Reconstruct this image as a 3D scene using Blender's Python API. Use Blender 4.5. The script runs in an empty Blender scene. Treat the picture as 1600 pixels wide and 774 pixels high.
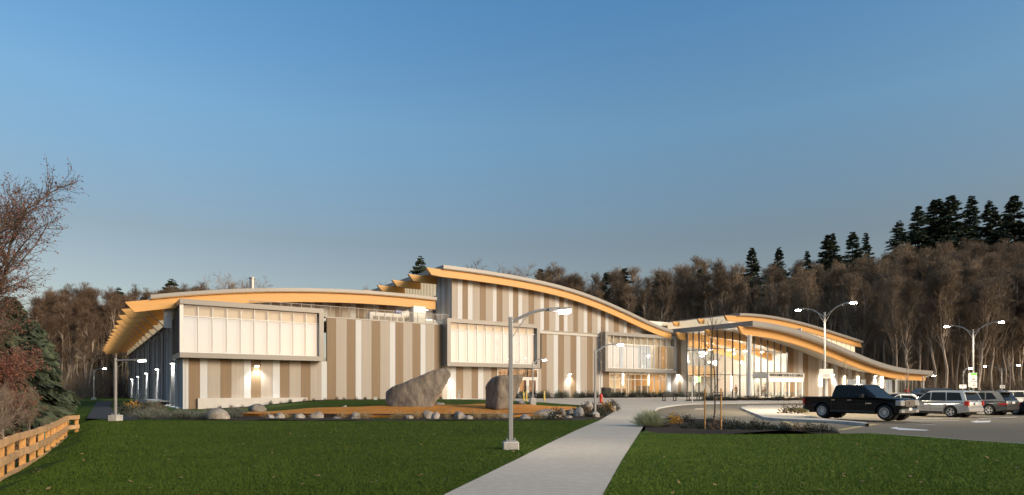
import bpy, bmesh, math, random
import numpy as np
from mathutils import Vector, Matrix, noise

S = bpy.context.scene
COL = S.collection
R = math.radians
rnd = random.Random(7)

# ------------------------------------------------------------------ camera, sky, sun, exposure
F = 990.0          # focal length of the photograph in its own pixels (1600 wide)
EYE = 1.6
cam_d = bpy.data.cameras.new("camera")
cam_d.sensor_width = 36.0
cam_d.lens = F / 1600 * 36.0
cam_d.shift_y = (611 - 387) / 1600
cam_d.clip_end = 3000
cam = bpy.data.objects.new("camera", cam_d)
cam.location = (0, 0, EYE)
cam.rotation_euler = (R(90), 0, 0)
COL.objects.link(cam)
S.camera = cam

SUN_EL, SUN_AZ = R(20.0), R(121.0)      # azimuth clockwise from +Y
world = bpy.data.worlds.new("World")
S.world = world
world.use_nodes = True
wn = world.node_tree
wn.nodes.clear()
w_out = wn.nodes.new("ShaderNodeOutputWorld")
w_bg = wn.nodes.new("ShaderNodeBackground")
w_sky = wn.nodes.new("ShaderNodeTexSky")
w_sky.sky_type = 'NISHITA'
w_sky.sun_disc = False
w_sky.sun_elevation = SUN_EL
w_sky.sun_rotation = SUN_AZ
w_sky.altitude = 50
w_sky.air_density = 1.0
w_sky.dust_density = 1.2
w_sky.ozone_density = 4.0
w_bg.inputs["Strength"].default_value = 0.057
# dusk air: the whole ring of the horizon greyer, the zenith a fuller blue
w_tc = wn.nodes.new("ShaderNodeTexCoord")
w_sx = wn.nodes.new("ShaderNodeSeparateXYZ")
w_rp = wn.nodes.new("ShaderNodeValToRGB")
w_ml = wn.nodes.new("ShaderNodeMixRGB")
w_ml.blend_type = 'MULTIPLY'
w_ml.inputs[0].default_value = 1.0
el = w_rp.color_ramp.elements
el[0].position, el[0].color = 0.0, (1.24, .84, .62, 1)
el[1].position, el[1].color = 1.0, (1.0, 1.4, 1.4, 1)
for p_, c_ in ((.22, (1.16, .86, .63)), (.38, (1.30, 1.38, 1.16)), (.52, (1.04, 1.43, 1.40))):
    e_ = el.new(p_)
    e_.color = (*c_, 1)
wn.links.new(w_tc.outputs["Generated"], w_sx.inputs[0])
wn.links.new(w_sx.outputs["Z"], w_rp.inputs[0])
wn.links.new(w_sky.outputs[0], w_ml.inputs[1])
wn.links.new(w_rp.outputs[0], w_ml.inputs[2])
wn.links.new(w_ml.outputs[0], w_bg.inputs["Color"])
wn.links.new(w_bg.outputs[0], w_out.inputs["Surface"])

sun_d = bpy.data.lights.new("sun", 'SUN')
sun_d.energy = 1.45
sun_d.angle = R(24)
sun_d.color = (1.0, 0.80, 0.57)
sun = bpy.data.objects.new("sun", sun_d)
sdir = Vector((math.sin(SUN_AZ) * math.cos(SUN_EL), math.cos(SUN_AZ) * math.cos(SUN_EL), math.sin(SUN_EL)))
sun.rotation_euler = sdir.to_track_quat('Z', 'Y').to_euler()
sun.location = sdir * 60
COL.objects.link(sun)

S.view_settings.view_transform = 'Standard'
S.view_settings.look = 'None'
S.view_settings.exposure = 1.3
S.view_settings.gamma = 1.0
S.cycles.use_adaptive_sampling = True
S.cycles.use_denoising = True
S.cycles.max_bounces = 8
S.cycles.transparent_max_bounces = 16
S.cycles.sample_clamp_indirect = 4.0

# ------------------------------------------------------------------ materials
def srgb(h):
    h = h.lstrip('#')
    c = [int(h[i:i + 2], 16) / 255 for i in (0, 2, 4)]
    return tuple(x / 12.92 if x <= .04045 else ((x + .055) / 1.055) ** 2.4 for x in c)

def mat(name, col, rough=0.6, metal=0.0, var=0.0, scale=4.0, bump=0.0, bscale=None, spec=0.5,
        col2=None, stretch=None, rand=0.0, coat=0.0, emit=None, estr=0.0, detail=4.0):
    m = bpy.data.materials.new(name)
    m.use_nodes = True
    nt = m.node_tree
    b = nt.nodes["Principled BSDF"]
    b.inputs["Roughness"].default_value = rough
    b.inputs["Metallic"].default_value = metal
    b.inputs["Specular IOR Level"].default_value = spec
    b.inputs["Coat Weight"].default_value = coat
    b.inputs["Coat Roughness"].default_value = 0.05
    c = (*col, 1)
    b.inputs["Base Color"].default_value = c
    if emit:
        b.inputs["Emission Color"].default_value = (*emit, 1)
        b.inputs["Emission Strength"].default_value = estr
    src = None
    if var or bump or col2:
        tc = nt.nodes.new("ShaderNodeTexCoord")
        mp = nt.nodes.new("ShaderNodeMapping")
        if stretch:
            mp.inputs["Scale"].default_value = stretch
        nt.links.new(tc.outputs["Object"], mp.inputs[0])
        n = nt.nodes.new("ShaderNodeTexNoise")
        n.inputs["Scale"].default_value = scale
        n.inputs["Detail"].default_value = detail
        n.inputs["Roughness"].default_value = 0.6
        nt.links.new(mp.outputs[0], n.inputs["Vector"])
        r = nt.nodes.new("ShaderNodeValToRGB")
        r.color_ramp.elements[0].position = 0.3
        r.color_ramp.elements[1].position = 0.72
        d2 = col2 if col2 else tuple(min(1, x * (1 + var)) for x in col)
        d1 = col if col2 else tuple(x * (1 - var) for x in col)
        r.color_ramp.elements[0].color = (*d1, 1)
        r.color_ramp.elements[1].color = (*d2, 1)
        nt.links.new(n.outputs["Fac"], r.inputs[0])
        src = r.outputs[0]
        if bump:
            n2 = n
            if bscale:
                n2 = nt.nodes.new("ShaderNodeTexNoise")
                n2.inputs["Scale"].default_value = bscale
                n2.inputs["Detail"].default_value = 5
                nt.links.new(mp.outputs[0], n2.inputs["Vector"])
            bp = nt.nodes.new("ShaderNodeBump")
            bp.inputs["Strength"].default_value = bump
            bp.inputs["Distance"].default_value = 0.05
            nt.links.new(n2.outputs["Fac"], bp.inputs["Height"])
            nt.links.new(bp.outputs[0], b.inputs["Normal"])
    if rand:
        oi = nt.nodes.new("ShaderNodeObjectInfo")
        hs = nt.nodes.new("ShaderNodeHueSaturation")
        mr = nt.nodes.new("ShaderNodeMapRange")
        mr.inputs[3].default_value = 1 - rand
        mr.inputs[4].default_value = 1 + rand
        nt.links.new(oi.outputs["Random"], mr.inputs[0])
        nt.links.new(mr.outputs[0], hs.inputs["Value"])
        hs.inputs["Color"].default_value = c
        if src:
            nt.links.new(src, hs.inputs["Color"])
        src = hs.outputs[0]
    if src:
        nt.links.new(src, b.inputs["Base Color"])
    return m

def glass_mat(name, tint=(1, 1, 1), refl=0.10, rough=0.01, gcol=(1, 1, 1)):
    m = bpy.data.materials.new(name)
    m.use_nodes = True
    nt = m.node_tree
    nt.nodes.clear()
    o = nt.nodes.new("ShaderNodeOutputMaterial")
    mix = nt.nodes.new("ShaderNodeMixShader")
    t = nt.nodes.new("ShaderNodeBsdfTransparent")
    t.inputs[0].default_value = (*tint, 1)
    g = nt.nodes.new("ShaderNodeBsdfGlossy")
    g.inputs["Color"].default_value = (*gcol, 1)
    g.inputs["Roughness"].default_value = rough
    fr = nt.nodes.new("ShaderNodeFresnel")
    fr.inputs[0].default_value = 1.5
    ad = nt.nodes.new("ShaderNodeMath")
    ad.operation = 'ADD'
    ad.use_clamp = True
    ad.inputs[1].default_value = refl
    nt.links.new(fr.outputs[0], ad.inputs[0])
    # only the outer skin of each pane mirrors; light leaving the pane passes straight on
    ge = nt.nodes.new("ShaderNodeNewGeometry")
    inv = nt.nodes.new("ShaderNodeMath")
    inv.operation = 'SUBTRACT'
    inv.inputs[0].default_value = 1.0
    nt.links.new(ge.outputs["Backfacing"], inv.inputs[1])
    mu = nt.nodes.new("ShaderNodeMath")
    mu.operation = 'MULTIPLY'
    nt.links.new(ad.outputs[0], mu.inputs[0])
    nt.links.new(inv.outputs[0], mu.inputs[1])
    nt.links.new(mu.outputs[0], mix.inputs[0])
    nt.links.new(t.outputs[0], mix.inputs[1])
    nt.links.new(g.outputs[0], mix.inputs[2])
    nt.links.new(mix.outputs[0], o.inputs[0])
    return m

def emat(name, col, s):
    return mat(name, (0.8, 0.8, 0.8), emit=col, estr=s)

M = {}
M['brown'] = mat('cladding_brown', (0.195, 0.128, 0.068), 0.55, var=.09, scale=.6, bump=.15, bscale=9, stretch=(6, 6, .15))
M['grey'] = mat('cladding_grey', (0.345, 0.30, 0.25), 0.55, var=.07, scale=.6, bump=.15, bscale=9, stretch=(6, 6, .15))
M['white'] = mat('cladding_white', (0.50, 0.51, 0.515), 0.5, var=.03, scale=.6, bump=.15, bscale=9, stretch=(6, 6, .15))
M['slate'] = mat('cladding_slate', (0.40, 0.41, 0.43), 0.45, metal=0, var=.15, scale=1.0, stretch=(2, 2, .1))
M['slate2'] = mat('cladding_slate_dark', (0.21, 0.218, 0.23), 0.45, metal=0, var=.1, scale=1.0, stretch=(2, 2, .1))
M['frame'] = mat('aluminium_frame', (0.25, 0.235, 0.212), 0.4, metal=.1, var=.04, scale=.5)
M['mull'] = mat('mullion_white', (0.66, 0.65, 0.62), 0.4)
M['darkmull'] = mat('mullion_dark', (0.10, 0.10, 0.10), 0.4, metal=.4)
M['glulam'] = mat('glulam_timber', (0.62, 0.325, 0.088), 0.5, var=.12, scale=1.4, stretch=(.3, 1, 9), bump=.05)
M['roof'] = mat('roof_metal', (0.25, 0.238, 0.22), 0.45, metal=.2, var=.05, scale=.4)
M['soffit'] = mat('soffit_board', (0.50, 0.46, 0.40), 0.6, var=.06, scale=2, stretch=(.3, 6, 6))
M['soffit_wood'] = mat('soffit_timber', (0.64, 0.39, 0.15), 0.55, var=.12, scale=1.5, stretch=(8, .5, 1))
M['concrete'] = mat('concrete', (0.40, 0.385, 0.36), 0.85, var=.12, scale=1.6, bump=.12, bscale=14)
M['conc_base'] = mat('concrete_base', (0.46, 0.43, 0.39), 0.9, var=.18, scale=5, bump=.2, bscale=20)
M['kerb'] = mat('kerb_concrete', (0.44, 0.43, 0.41), 0.85, var=.12, scale=3)
M['steel'] = mat('galvanised_steel', (0.36, 0.35, 0.335), 0.45, metal=.4, var=.08, scale=3)
M['black'] = mat('black_metal', (0.02, 0.02, 0.022), 0.4)
M['rubber'] = mat('rubber', (0.018, 0.018, 0.018), 0.8)
M['plinth'] = mat('plinth_concrete', (0.55, 0.52, 0.47), 0.8, var=.06, scale=2)
M['fence'] = mat('fence_cedar', (0.58, 0.29, 0.085), 0.7, var=.28, scale=3.5, bump=.15, bscale=30, rand=.12)
M['rail'] = mat('fence_rail', (0.60, 0.36, 0.17), 0.7, var=.25, scale=3.0, bump=.15, bscale=30, rand=.12)
M['rock'] = mat('rock_grey', (0.085, 0.070, 0.055), 0.9, col2=(0.30, 0.25, 0.195), scale=1.7, bump=1.0, bscale=4, detail=10, stretch=(1.3, 1.3, .55))
M['boulder'] = mat('boulder_pale', (0.17, 0.15, 0.13), 0.9, col2=(0.44, 0.39, 0.33), scale=2.2, bump=.9, bscale=7, rand=.35, detail=8)
M['yellow'] = mat('yellow_paint', (0.62, 0.42, 0.06), 0.5)
M['white_paint'] = mat('white_road_paint', (0.66, 0.64, 0.60), 0.7, var=.15, scale=9)
M['yellow_line'] = mat('yellow_road_paint', (0.52, 0.36, 0.12), 0.7, var=.2, scale=9)
M['red'] = mat('red_paint', (0.60, 0.05, 0.02), 0.4)
M['glass'] = glass_mat('window_glass', (.92, .92, .90), refl=.13, rough=.012, gcol=(.85, .85, .85))
M['glass_hall'] = glass_mat('hall_glass', (.90, .90, .88), refl=.10, rough=.01, gcol=(.8, .8, .8))
M['glass_rail'] = glass_mat('balustrade_glass', (.86, .86, .84), refl=.0, rough=.08, gcol=(.5, .5, .5))
M['glass_side'] = glass_mat('side_glass', (.5, .52, .54), refl=.12)
M['blind'] = mat('window_blind', (.33, .365, .41), .8, emit=(1.0, .98, .95), estr=.20)
M['blind_top'] = mat('spandrel_blind', (.58, .52, .44), .8, var=.03, scale=1)
M['cleres'] = mat('lit_clerestory', (.62, .54, .42), .6, emit=(1.0, .78, .48), estr=.22, var=.05, scale=3, stretch=(4, 4, .2))
M['int_wall'] = mat('interior_wall', (.70, .66, .60), .8, var=.05, scale=.6)
M['int_wood'] = mat('interior_timber', (.46, .29, .14), .5, var=.12, scale=1.5, stretch=(.4, .4, 6))
M['int_dark'] = mat('interior_dark', (.09, .09, .09), .7)
M['int_floor'] = mat('interior_floor', (.35, .33, .30), .3)
M['lamp'] = emat('lamp_lens', (1.0, .95, .86), 60)
M['lamp_dim'] = emat('lamp_lens_dim', (1.0, .95, .85), 5)
M['walllamp'] = emat('wall_lamp_lens', (1.0, .95, .85), 25)
M['sconce'] = emat('sconce_glow', (1.0, .86, .62), 7)
M['pend'] = emat('pendant_glow', (1.0, .93, .80), 9)
M['greensign'] = emat('green_sign_glow', (.35, 1.0, .10), 1.6)
M['sign_white'] = mat('sign_white', (.60, .59, .56), .5)
M['sign_green'] = mat('sign_green', (.10, .42, .06), .5)
M['letter'] = mat('sign_letter', (.06, .04, .03), .4)
M['strap'] = mat('strap_black', (.02, .02, .02), .8)

# ------------------------------------------------------------------ mesh helpers
class MB:
    def __init__(s):
        s.v, s.f, s.m = [], [], []
    def add(s, vs, fs, mi=0):
        o = len(s.v)
        s.v += [tuple(x) for x in vs]
        s.f += [tuple(o + i for i in f) for f in fs]
        s.m += [mi] * len(fs)
        return s
    def box(s, a, b, mi=0):
        (x0, y0, z0), (x1, y1, z1) = a, b
        if x0 > x1: x0, x1 = x1, x0
        if y0 > y1: y0, y1 = y1, y0
        if z0 > z1: z0, z1 = z1, z0
        return s.add([(x0, y0, z0), (x1, y0, z0), (x1, y1, z0), (x0, y1, z0), (x0, y0, z1), (x1, y0, z1), (x1, y1, z1), (x0, y1, z1)],
                     [(3, 2, 1, 0), (4, 5, 6, 7), (0, 1, 5, 4), (1, 2, 6, 5), (2, 3, 7, 6), (3, 0, 4, 7)], mi)
    def bevbox(s, a, b, r, mi=0):
        # box with chamfered vertical edges
        (x0, y0, z0), (x1, y1, z1) = a, b
        p = [(x0 + r, y0), (x1 - r, y0), (x1, y0 + r), (x1, y1 - r), (x1 - r, y1), (x0 + r, y1), (x0, y1 - r), (x0, y0 + r)]
        n = 8
        q = [(x0 + r + r, y0 + r), (x1 - r - r, y0 + r), (x1 - r, y0 + 2 * r), (x1 - r, y1 - 2 * r), (x1 - 2 * r, y1 - r), (x0 + 2 * r, y1 - r), (x0 + r, y1 - 2 * r), (x0 + r, y0 + 2 * r)]
        vs = [(x, y, z0) for x, y in p] + [(x, y, z1 - r) for x, y in p] + [(x, y, z1) for x, y in q]
        fs = [tuple(range(n))[::-1], tuple(range(2 * n, 3 * n))]
        for k in (0, n):
            for i in range(n):
                j = (i + 1) % n
                fs.append((k + i, k + j, k + n + j, k + n + i))
        return s.add(vs, fs, mi)
    def tube(s, pts, rads, n=8, mi=0, caps=True):
        pts = [Vector(p) for p in pts]
        if not hasattr(rads, '__len__'): rads = [rads] * len(pts)
        o = len(s.v)
        prev = None
        for i, p in enumerate(pts):
            d = (pts[min(i + 1, len(pts) - 1)] - pts[max(i - 1, 0)])
            d = d.normalized() if d.length > 1e-9 else Vector((0, 0, 1))
            if prev is None:
                a = d.orthogonal().normalized()
            else:
                a = (prev - d * prev.dot(d))
                a = a.normalized() if a.length > 1e-6 else d.orthogonal().normalized()
            prev = a
            b = d.cross(a)
            for k in range(n):
                t = 2 * math.pi * k / n
                s.v.append(tuple(p + (a * math.cos(t) + b * math.sin(t)) * rads[i]))
        fs = []
        for i in range(len(pts) - 1):
            for k in range(n):
                j = (k + 1) % n
                fs.append((o + i * n + k, o + i * n + j, o + (i + 1) * n + j, o + (i + 1) * n + k))
        if caps:
            fs.append(tuple(o + k for k in range(n))[::-1])
            fs.append(tuple(o + (len(pts) - 1) * n + k for k in range(n)))
        s.f += fs
        s.m += [mi] * len(fs)
        return s
    def bar(s, p0, p1, w, h, mi=0, up=(0, 0, 1)):
        p0, p1 = Vector(p0), Vector(p1)
        d = (p1 - p0).normalized()
        u = Vector(up)
        sd = d.cross(u)
        sd = sd.normalized() if sd.length > 1e-6 else d.orthogonal().normalized()
        up2 = sd.cross(d)
        vs = []
        for p in (p0, p1):
            for a, b in ((-1, -1), (1, -1), (1, 1), (-1, 1)):
                vs.append(p + sd * a * w / 2 + up2 * b * h / 2)
        return s.add(vs, [(3, 2, 1, 0), (4, 5, 6, 7), (0, 1, 5, 4), (1, 2, 6, 5), (2, 3, 7, 6), (3, 0, 4, 7)], mi)
    def prism(s, poly, y0, y1, mi=0):
        # polygon in (x,z), extruded along y
        n = len(poly)
        vs = [(x, y0, z) for x, z in poly] + [(x, y1, z) for x, z in poly]
        fs = [tuple(range(n)), tuple(range(n, 2 * n))[::-1]] + [((i + 1) % n, i, n + i, n + (i + 1) % n) for i in range(n)]
        return s.add(vs, fs, mi)
    def strip(s, top, bot, y0, y1, mi=0):
        # solid between two (x,z) curves of the same length, extruded along y
        n = len(top)
        vs = []
        for y in (y0, y1):
            vs += [(x, y, z) for x, z in top] + [(x, y, z) for x, z in bot]
        fs = []
        for i in range(n - 1):
            fs += [(n + i, n + i + 1, i + 1, i), (2 * n + i, 2 * n + i + 1, 3 * n + i + 1, 3 * n + i),
                   (i, i + 1, 2 * n + i + 1, 2 * n + i), (n + i + 1, n + i, 3 * n + i, 3 * n + i + 1)]
        fs += [(0, 2 * n, 3 * n, n), (n - 1, 2 * n - 1, 4 * n - 1, 3 * n - 1)]
        return s.add(vs, fs, mi)
    def lathe(s, prof, n=16, mi=0, axis='z', c=(0, 0, 0), caps=True):
        o = len(s.v)
        for r, h in prof:
            for k in range(n):
                t = 2 * math.pi * k / n
                a, b = r * math.cos(t), r * math.sin(t)
                p = (a, b, h) if axis == 'z' else (a, h, b)
                s.v.append((p[0] + c[0], p[1] + c[1], p[2] + c[2]))
        fs = []
        for i in range(len(prof) - 1):
            for k in range(n):
                j = (k + 1) % n
                fs.append((o + i * n + k, o + i * n + j, o + (i + 1) * n + j, o + (i + 1) * n + k))
        if caps:
            fs.append(tuple(o + k for k in range(n))[::-1])
            fs.append(tuple(o + (len(prof) - 1) * n + k for k in range(n)))
        s.f += fs
        s.m += [mi] * len(fs)
        return s
    def mesh(s, name, mats, smooth=False):
        me = bpy.data.meshes.new(name)
        me.from_pydata(s.v, [], s.f)
        if not isinstance(mats, (list, tuple)): mats = [mats]
        for m in mats: me.materials.append(m)
        if len(mats) > 1: me.polygons.foreach_set("material_index", s.m)
        if smooth: me.shade_smooth()
        bm = bmesh.new()
        bm.from_mesh(me)
        bmesh.ops.recalc_face_normals(bm, faces=bm.faces)
        bm.to_mesh(me)
        bm.free()
        return me
    def build(s, name, mats, parent=None, smooth=False):
        return link(name, s.mesh(name, mats, smooth), parent)

def link(name, me, parent=None, loc=None, rot=None, scale=None):
    o = bpy.data.objects.new(name, me)
    COL.objects.link(o)
    if parent: o.parent = parent
    if loc is not None: o.location = loc
    if rot is not None: o.rotation_euler = rot
    if scale is not None: o.scale = scale
    return o

def tag(o, label=None, cat=None, group=None, kind=None):
    if label: o['label'] = label
    if cat: o['category'] = cat
    if group: o['group'] = group
    if kind: o['kind'] = kind
    return o

def thing(name, label, cat, loc=(0, 0, 0), rotz=0.0, group=None):
    o = link(name, None, None, loc, (0, 0, rotz))
    o.empty_display_size = .3
    return tag(o, label, cat, group)

def copy_tree(root, loc, rotz=0.0, label=None, group=None, scale=None):
    def cp(o, par):
        c = o.copy()
        COL.objects.link(c)
        if par: c.parent = par
        for ch in o.children: cp(ch, c)
        return c
    c = cp(root, None)
    c.location = loc
    c.rotation_euler = (0, 0, rotz)
    if scale is not None: c.scale = scale
    if label: c['label'] = label
    if group: c['group'] = group
    return c

# ------------------------------------------------------------------ survey: where things stand
OX, OY = -28.0, 54.5             # front left corner of the complex
UX, UY = 0.828, 0.5607           # direction of its front
ANG = math.atan2(UY, UX)
def w2f(X, Y):
    return ((X - OX) * UX + (Y - OY) * UY, -(X - OX) * UY + (Y - OY) * UX)
def f2w(u, v):
    return (OX + u * UX - v * UY, OY + u * UY + v * UX)
def U(px, v):                    # u on the plane v of the front, from a sight line
    t = (px - 800) / F
    X0, Y0 = OX - v * UY, OY + v * UX
    return (t * Y0 - X0) / (UX - t * UY)
def V(px, u):
    t = (px - 800) / F
    X0, Y0 = OX + u * UX, OY + u * UY
    return (t * Y0 - X0) / (-UY - t * UX)
def ZZ(py, u, v):
    return EYE + (611 - py) * (OY + u * UY + v * UX) / F
def UZ(px, py, v):
    u = U(px, v)
    return (u, ZZ(py, u, v))
def sm(a, b, x):
    t = min(1, max(0, (x - a) / (b - a)))
    return t * t * (3 - 2 * t)
CREST = [(-60, 25), (0, -2.5), (5, -5.2), (10, -7.4), (17, -10.8), (29, -18.3), (44, -30), (62, -42), (90, -61), (150, -100), (900, -500)]
def crest(Y):
    return float(np.interp(Y, [c[0] for c in CREST], [c[1] for c in CREST])) if Y > 0 else -2.5 + Y * 0.2
def height(X, Y):
    u, v = w2f(X, Y)
    d = -v
    z = 0.72 * (1 - sm(6, 27 + 14 * sm(66, 84, u), d)) * sm(2, 13, u) * (1 - sm(95, 130, Y))
    s = crest(Y) - X
    if s > 0:
        z -= min(2.6, 0.24 * s * sm(0, 1.5, s)) * (1 - sm(70, 110, Y))
    z += 0.5 * sm(60, 95, Y) * sm(-20, -45, X) if X < 0 else 0
    sl = 0.05 + 0.29 * sm(-40, 95, X) + 0.05 * sm(-60, -140, X)
    z += sl * max(0, min(Y, 240) - 118) * sm(110, 135, Y)
    return z
def P(px, Y, z=None):            # a point on the ground on a sight line at distance Y
    X = (px - 800) / F * Y
    return (X, Y, height(X, Y) if z is None else z)
def G(px, py, z=0.0):            # ground point seen at (px, py)
    Y = (EYE - z) * F / (py - 611)
    return ((px - 800) / F * Y, Y)
# ------------------------------------------------------------------ the ground
def GH(px, py, off=0.0, far=260):
    """point of the terrain on the sight line through (px, py)"""
    t, k = (px - 800) / F, (py - 611) / F
    Y, st = 2.0, 0.25
    while Y < far:
        if EYE - k * Y <= height(t * Y, Y) + off:
            break
        Y += st
    return (t * Y, Y)

def sheet(name, poly, off, m, cell=3.0, skirt=0.0, kind='structure', parent=None, ripple=0.0):
    bm = bmesh.new()
    vs = [bm.verts.new((x, y, 0)) for x, y in poly]
    bm.faces.new(vs)
    bmesh.ops.triangulate(bm, faces=bm.faces[:])
    xs = [p[0] for p in poly]; ys = [p[1] for p in poly]
    for ax, lo, hi in ((0, min(xs), max(xs)), (1, min(ys), max(ys))):
        n = int((hi - lo) / cell)
        for i in range(1, n + 1):
            co = [0, 0, 0]; no = [0, 0, 0]
            co[ax] = lo + (hi - lo) * i / (n + 1); no[ax] = 1
            bmesh.ops.bisect_plane(bm, geom=bm.verts[:] + bm.edges[:] + bm.faces[:], plane_co=co, plane_no=no, dist=1e-5)
    for v in bm.verts:
        v.co.z = height(v.co.x, v.co.y) + off
        if ripple: v.co.z += ripple * noise.noise(Vector((v.co.x * .35, v.co.y * .35, 3.1)))
    bmesh.ops.recalc_face_normals(bm, faces=bm.faces)
    for f in bm.faces:
        if f.normal.z < 0: f.normal_flip()
    if skirt:
        be = [e for e in bm.edges if e.is_boundary]
        r = bmesh.ops.extrude_edge_only(bm, edges=be)
        for g in r['geom']:
            if isinstance(g, bmesh.types.BMVert): g.co.z -= skirt
    me = bpy.data.meshes.new(name)
    bm.to_mesh(me); bm.free()
    me.materials.append(m)
    o = link(name, me, parent)
    if kind: o['kind'] = kind
    return o

def ground_mat(name, c1, c2, c3, s1, s2, rough=0.9, bump=0.3, bs=40.0, spec=.2):
    m = bpy.data.materials.new(name); m.use_nodes = True
    nt = m.node_tree; b = nt.nodes["Principled BSDF"]
    b.inputs["Roughness"].default_value = rough
    b.inputs["Specular IOR Level"].default_value = spec
    tc = nt.nodes.new("ShaderNodeTexCoord")
    def nz(s, d=6):
        n = nt.nodes.new("ShaderNodeTexNoise"); n.inputs["Scale"].default_value = s; n.inputs["Detail"].default_value = d
        n.inputs["Roughness"].default_value = .65
        nt.links.new(tc.outputs["Object"], n.inputs["Vector"]); return n
    a, c = nz(s1), nz(s2)
    r1 = nt.nodes.new("ShaderNodeMapRange"); r1.inputs[1].default_value = .35; r1.inputs[2].default_value = .65
    nt.links.new(a.outputs["Fac"], r1.inputs[0])
    r2 = nt.nodes.new("ShaderNodeMapRange"); r2.inputs[1].default_value = .35; r2.inputs[2].default_value = .68
    nt.links.new(c.outputs["Fac"], r2.inputs[0])
    m1 = nt.nodes.new("ShaderNodeMixRGB"); m1.inputs[1].default_value = (*c1, 1); m1.inputs[2].default_value = (*c2, 1)
    nt.links.new(r1.outputs[0], m1.inputs[0])
    m2 = nt.nodes.new("ShaderNodeMixRGB"); m2.inputs[2].default_value = (*c3, 1)
    nt.links.new(m1.outputs[0], m2.inputs[1])
    ml = nt.nodes.new("ShaderNodeMath"); ml.operation = 'MULTIPLY'; ml.inputs[1].default_value = .75
    nt.links.new(r2.outputs[0], ml.inputs[0]); nt.links.new(ml.outputs[0], m2.inputs[0])
    nt.links.new(m2.outputs[0], b.inputs["Base Color"])
    if bump:
        n3 = nz(bs, 4)
        bp = nt.nodes.new("ShaderNodeBump"); bp.inputs["Strength"].default_value = bump; bp.inputs["Distance"].default_value = .04
        nt.links.new(n3.outputs["Fac"], bp.inputs["Height"]); nt.links.new(bp.outputs[0], b.inputs["Normal"])
    return m

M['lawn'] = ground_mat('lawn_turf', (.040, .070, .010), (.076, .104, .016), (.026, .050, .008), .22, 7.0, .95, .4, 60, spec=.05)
M['litter'] = ground_mat('leaf_litter', (.060, .042, .028), (.095, .062, .036), (.035, .028, .020), .25, 3.0, .95, .6, 8)
M['asphalt'] = ground_mat('asphalt', (.190, .155, .106), (.225, .185, .128), (.155, .128, .090), .12, 22.0, .8, .25, 90)
M['asphalt_path'] = ground_mat('asphalt_path', (.050, .050, .052), (.075, .073, .072), (.040, .040, .041), .3, 16.0, .85, .25, 70)
M['walk'] = ground_mat('walk_concrete', (.51, .44, .35), (.575, .50, .405), (.42, .355, .285), .5, 6.0, .85, .15, 60)
M['chips'] = ground_mat('wood_chips', (.60, .225, .035), (.76, .33, .06), (.36, .12, .02), 1.2, 14.0, .9, 1.0, 22)
M['soil'] = ground_mat('bed_soil', (.045, .032, .022), (.070, .049, .032), (.030, .022, .016), .8, 9.0, .95, .9, 18)

# terrain: one sheet out to the horizon
def build_terrain():
    xs = np.unique(np.concatenate([np.linspace(-900, -130, 16), np.linspace(-130, 130, 105), np.linspace(130, 900, 16)]))
    ys = np.unique(np.concatenate([np.linspace(-500, -30, 10), np.linspace(-30, 130, 81), np.linspace(130, 260, 28), np.linspace(260, 1500, 12)]))
    vs, fs = [], []
    for y in ys:
        for x in xs:
            z = height(x, y)
            near = (-28 < y < 118 and crest(y) - 3.5 < x < 110)
            z -= 0.45 if near else 0.06
            if y > 240: z -= (y - 240) * .02
            z += .25 * noise.noise(Vector((x * .08, y * .08, 0))) if not near else 0
            vs.append((x, y, z))
    nx = len(xs)
    for j in range(len(ys) - 1):
        for i in range(nx - 1):
            fs.append((j * nx + i, j * nx + i + 1, (j + 1) * nx + i + 1, (j + 1) * nx + i))
    me = bpy.data.meshes.new('terrain'); me.from_pydata(vs, [], fs); me.shade_smooth()
    me.materials.append(M['litter'])
    tag(link('terrain', me), kind='structure')
build_terrain()

WL = [(-1.75, -25), (-1.3, 4), GH(695, 774), GH(808, 720), GH(857.7, 694), GH(900, 673.5), GH(938, 657), GH(960, 643), GH(976, 634.5)]
WR = [(1.05, -25), (1.2, 4), GH(942, 774), GH(972.4, 720), GH(1000, 675.7), GH(1009, 661), GH(1018, 648), GH(1023.7, 640.6)]
KERB = [GH(1023.7, 640.6), GH(1030, 637.2), GH(1041, 635), GH(1060, 632.3), GH(1082.5, 630.7), GH(1120, 629.8), GH(1165, 629.3), GH(1258, 628.6), GH(1345, 627.5)]
door_path = [GH(940, 631), GH(900, 629), GH(850, 626.3), GH(790, 626)]
left_edge = [(crest(y) - 3.0, y) for y in (97, 90, 76, 62, 52, 44, 36, 29, 23, 17, 10, 5, 0, -25)]
lawnL = WL + [GH(972, 633)] + door_path + [f2w(24, .8), f2w(13, .8), f2w(.5, .8), f2w(-.4, 8), f2w(-.4, 50), f2w(-6, 62)] + left_edge
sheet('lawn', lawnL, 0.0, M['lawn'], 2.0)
bedF = [GH(1008, 668), GH(1013, 657), GH(1030, 652.5), GH(1045, 652.5), GH(1100, 657), GH(1150, 662), GH(1200, 667), GH(1260, 671.5), GH(1310, 674.5), GH(1318, 677)]
lawnfar = [GH(1310, 677.8), GH(1260, 678.6), GH(1200, 679.2), GH(1100, 679), GH(1030, 677), GH(1008, 673.5)]
right_edge = [GH(1360, 677.6), GH(1400, 679.6), GH(1440, 682.4), GH(1520, 688.4), GH(1600, 693.6), (17.4, 14), (20.5, 7), (25, -25)]
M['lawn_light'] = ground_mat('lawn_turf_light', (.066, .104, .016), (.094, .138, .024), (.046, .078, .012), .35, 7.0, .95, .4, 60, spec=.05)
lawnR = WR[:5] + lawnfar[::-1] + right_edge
sheet('lawn', lawnR, 0.0, M['lawn_light'], 2.0)
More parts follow.
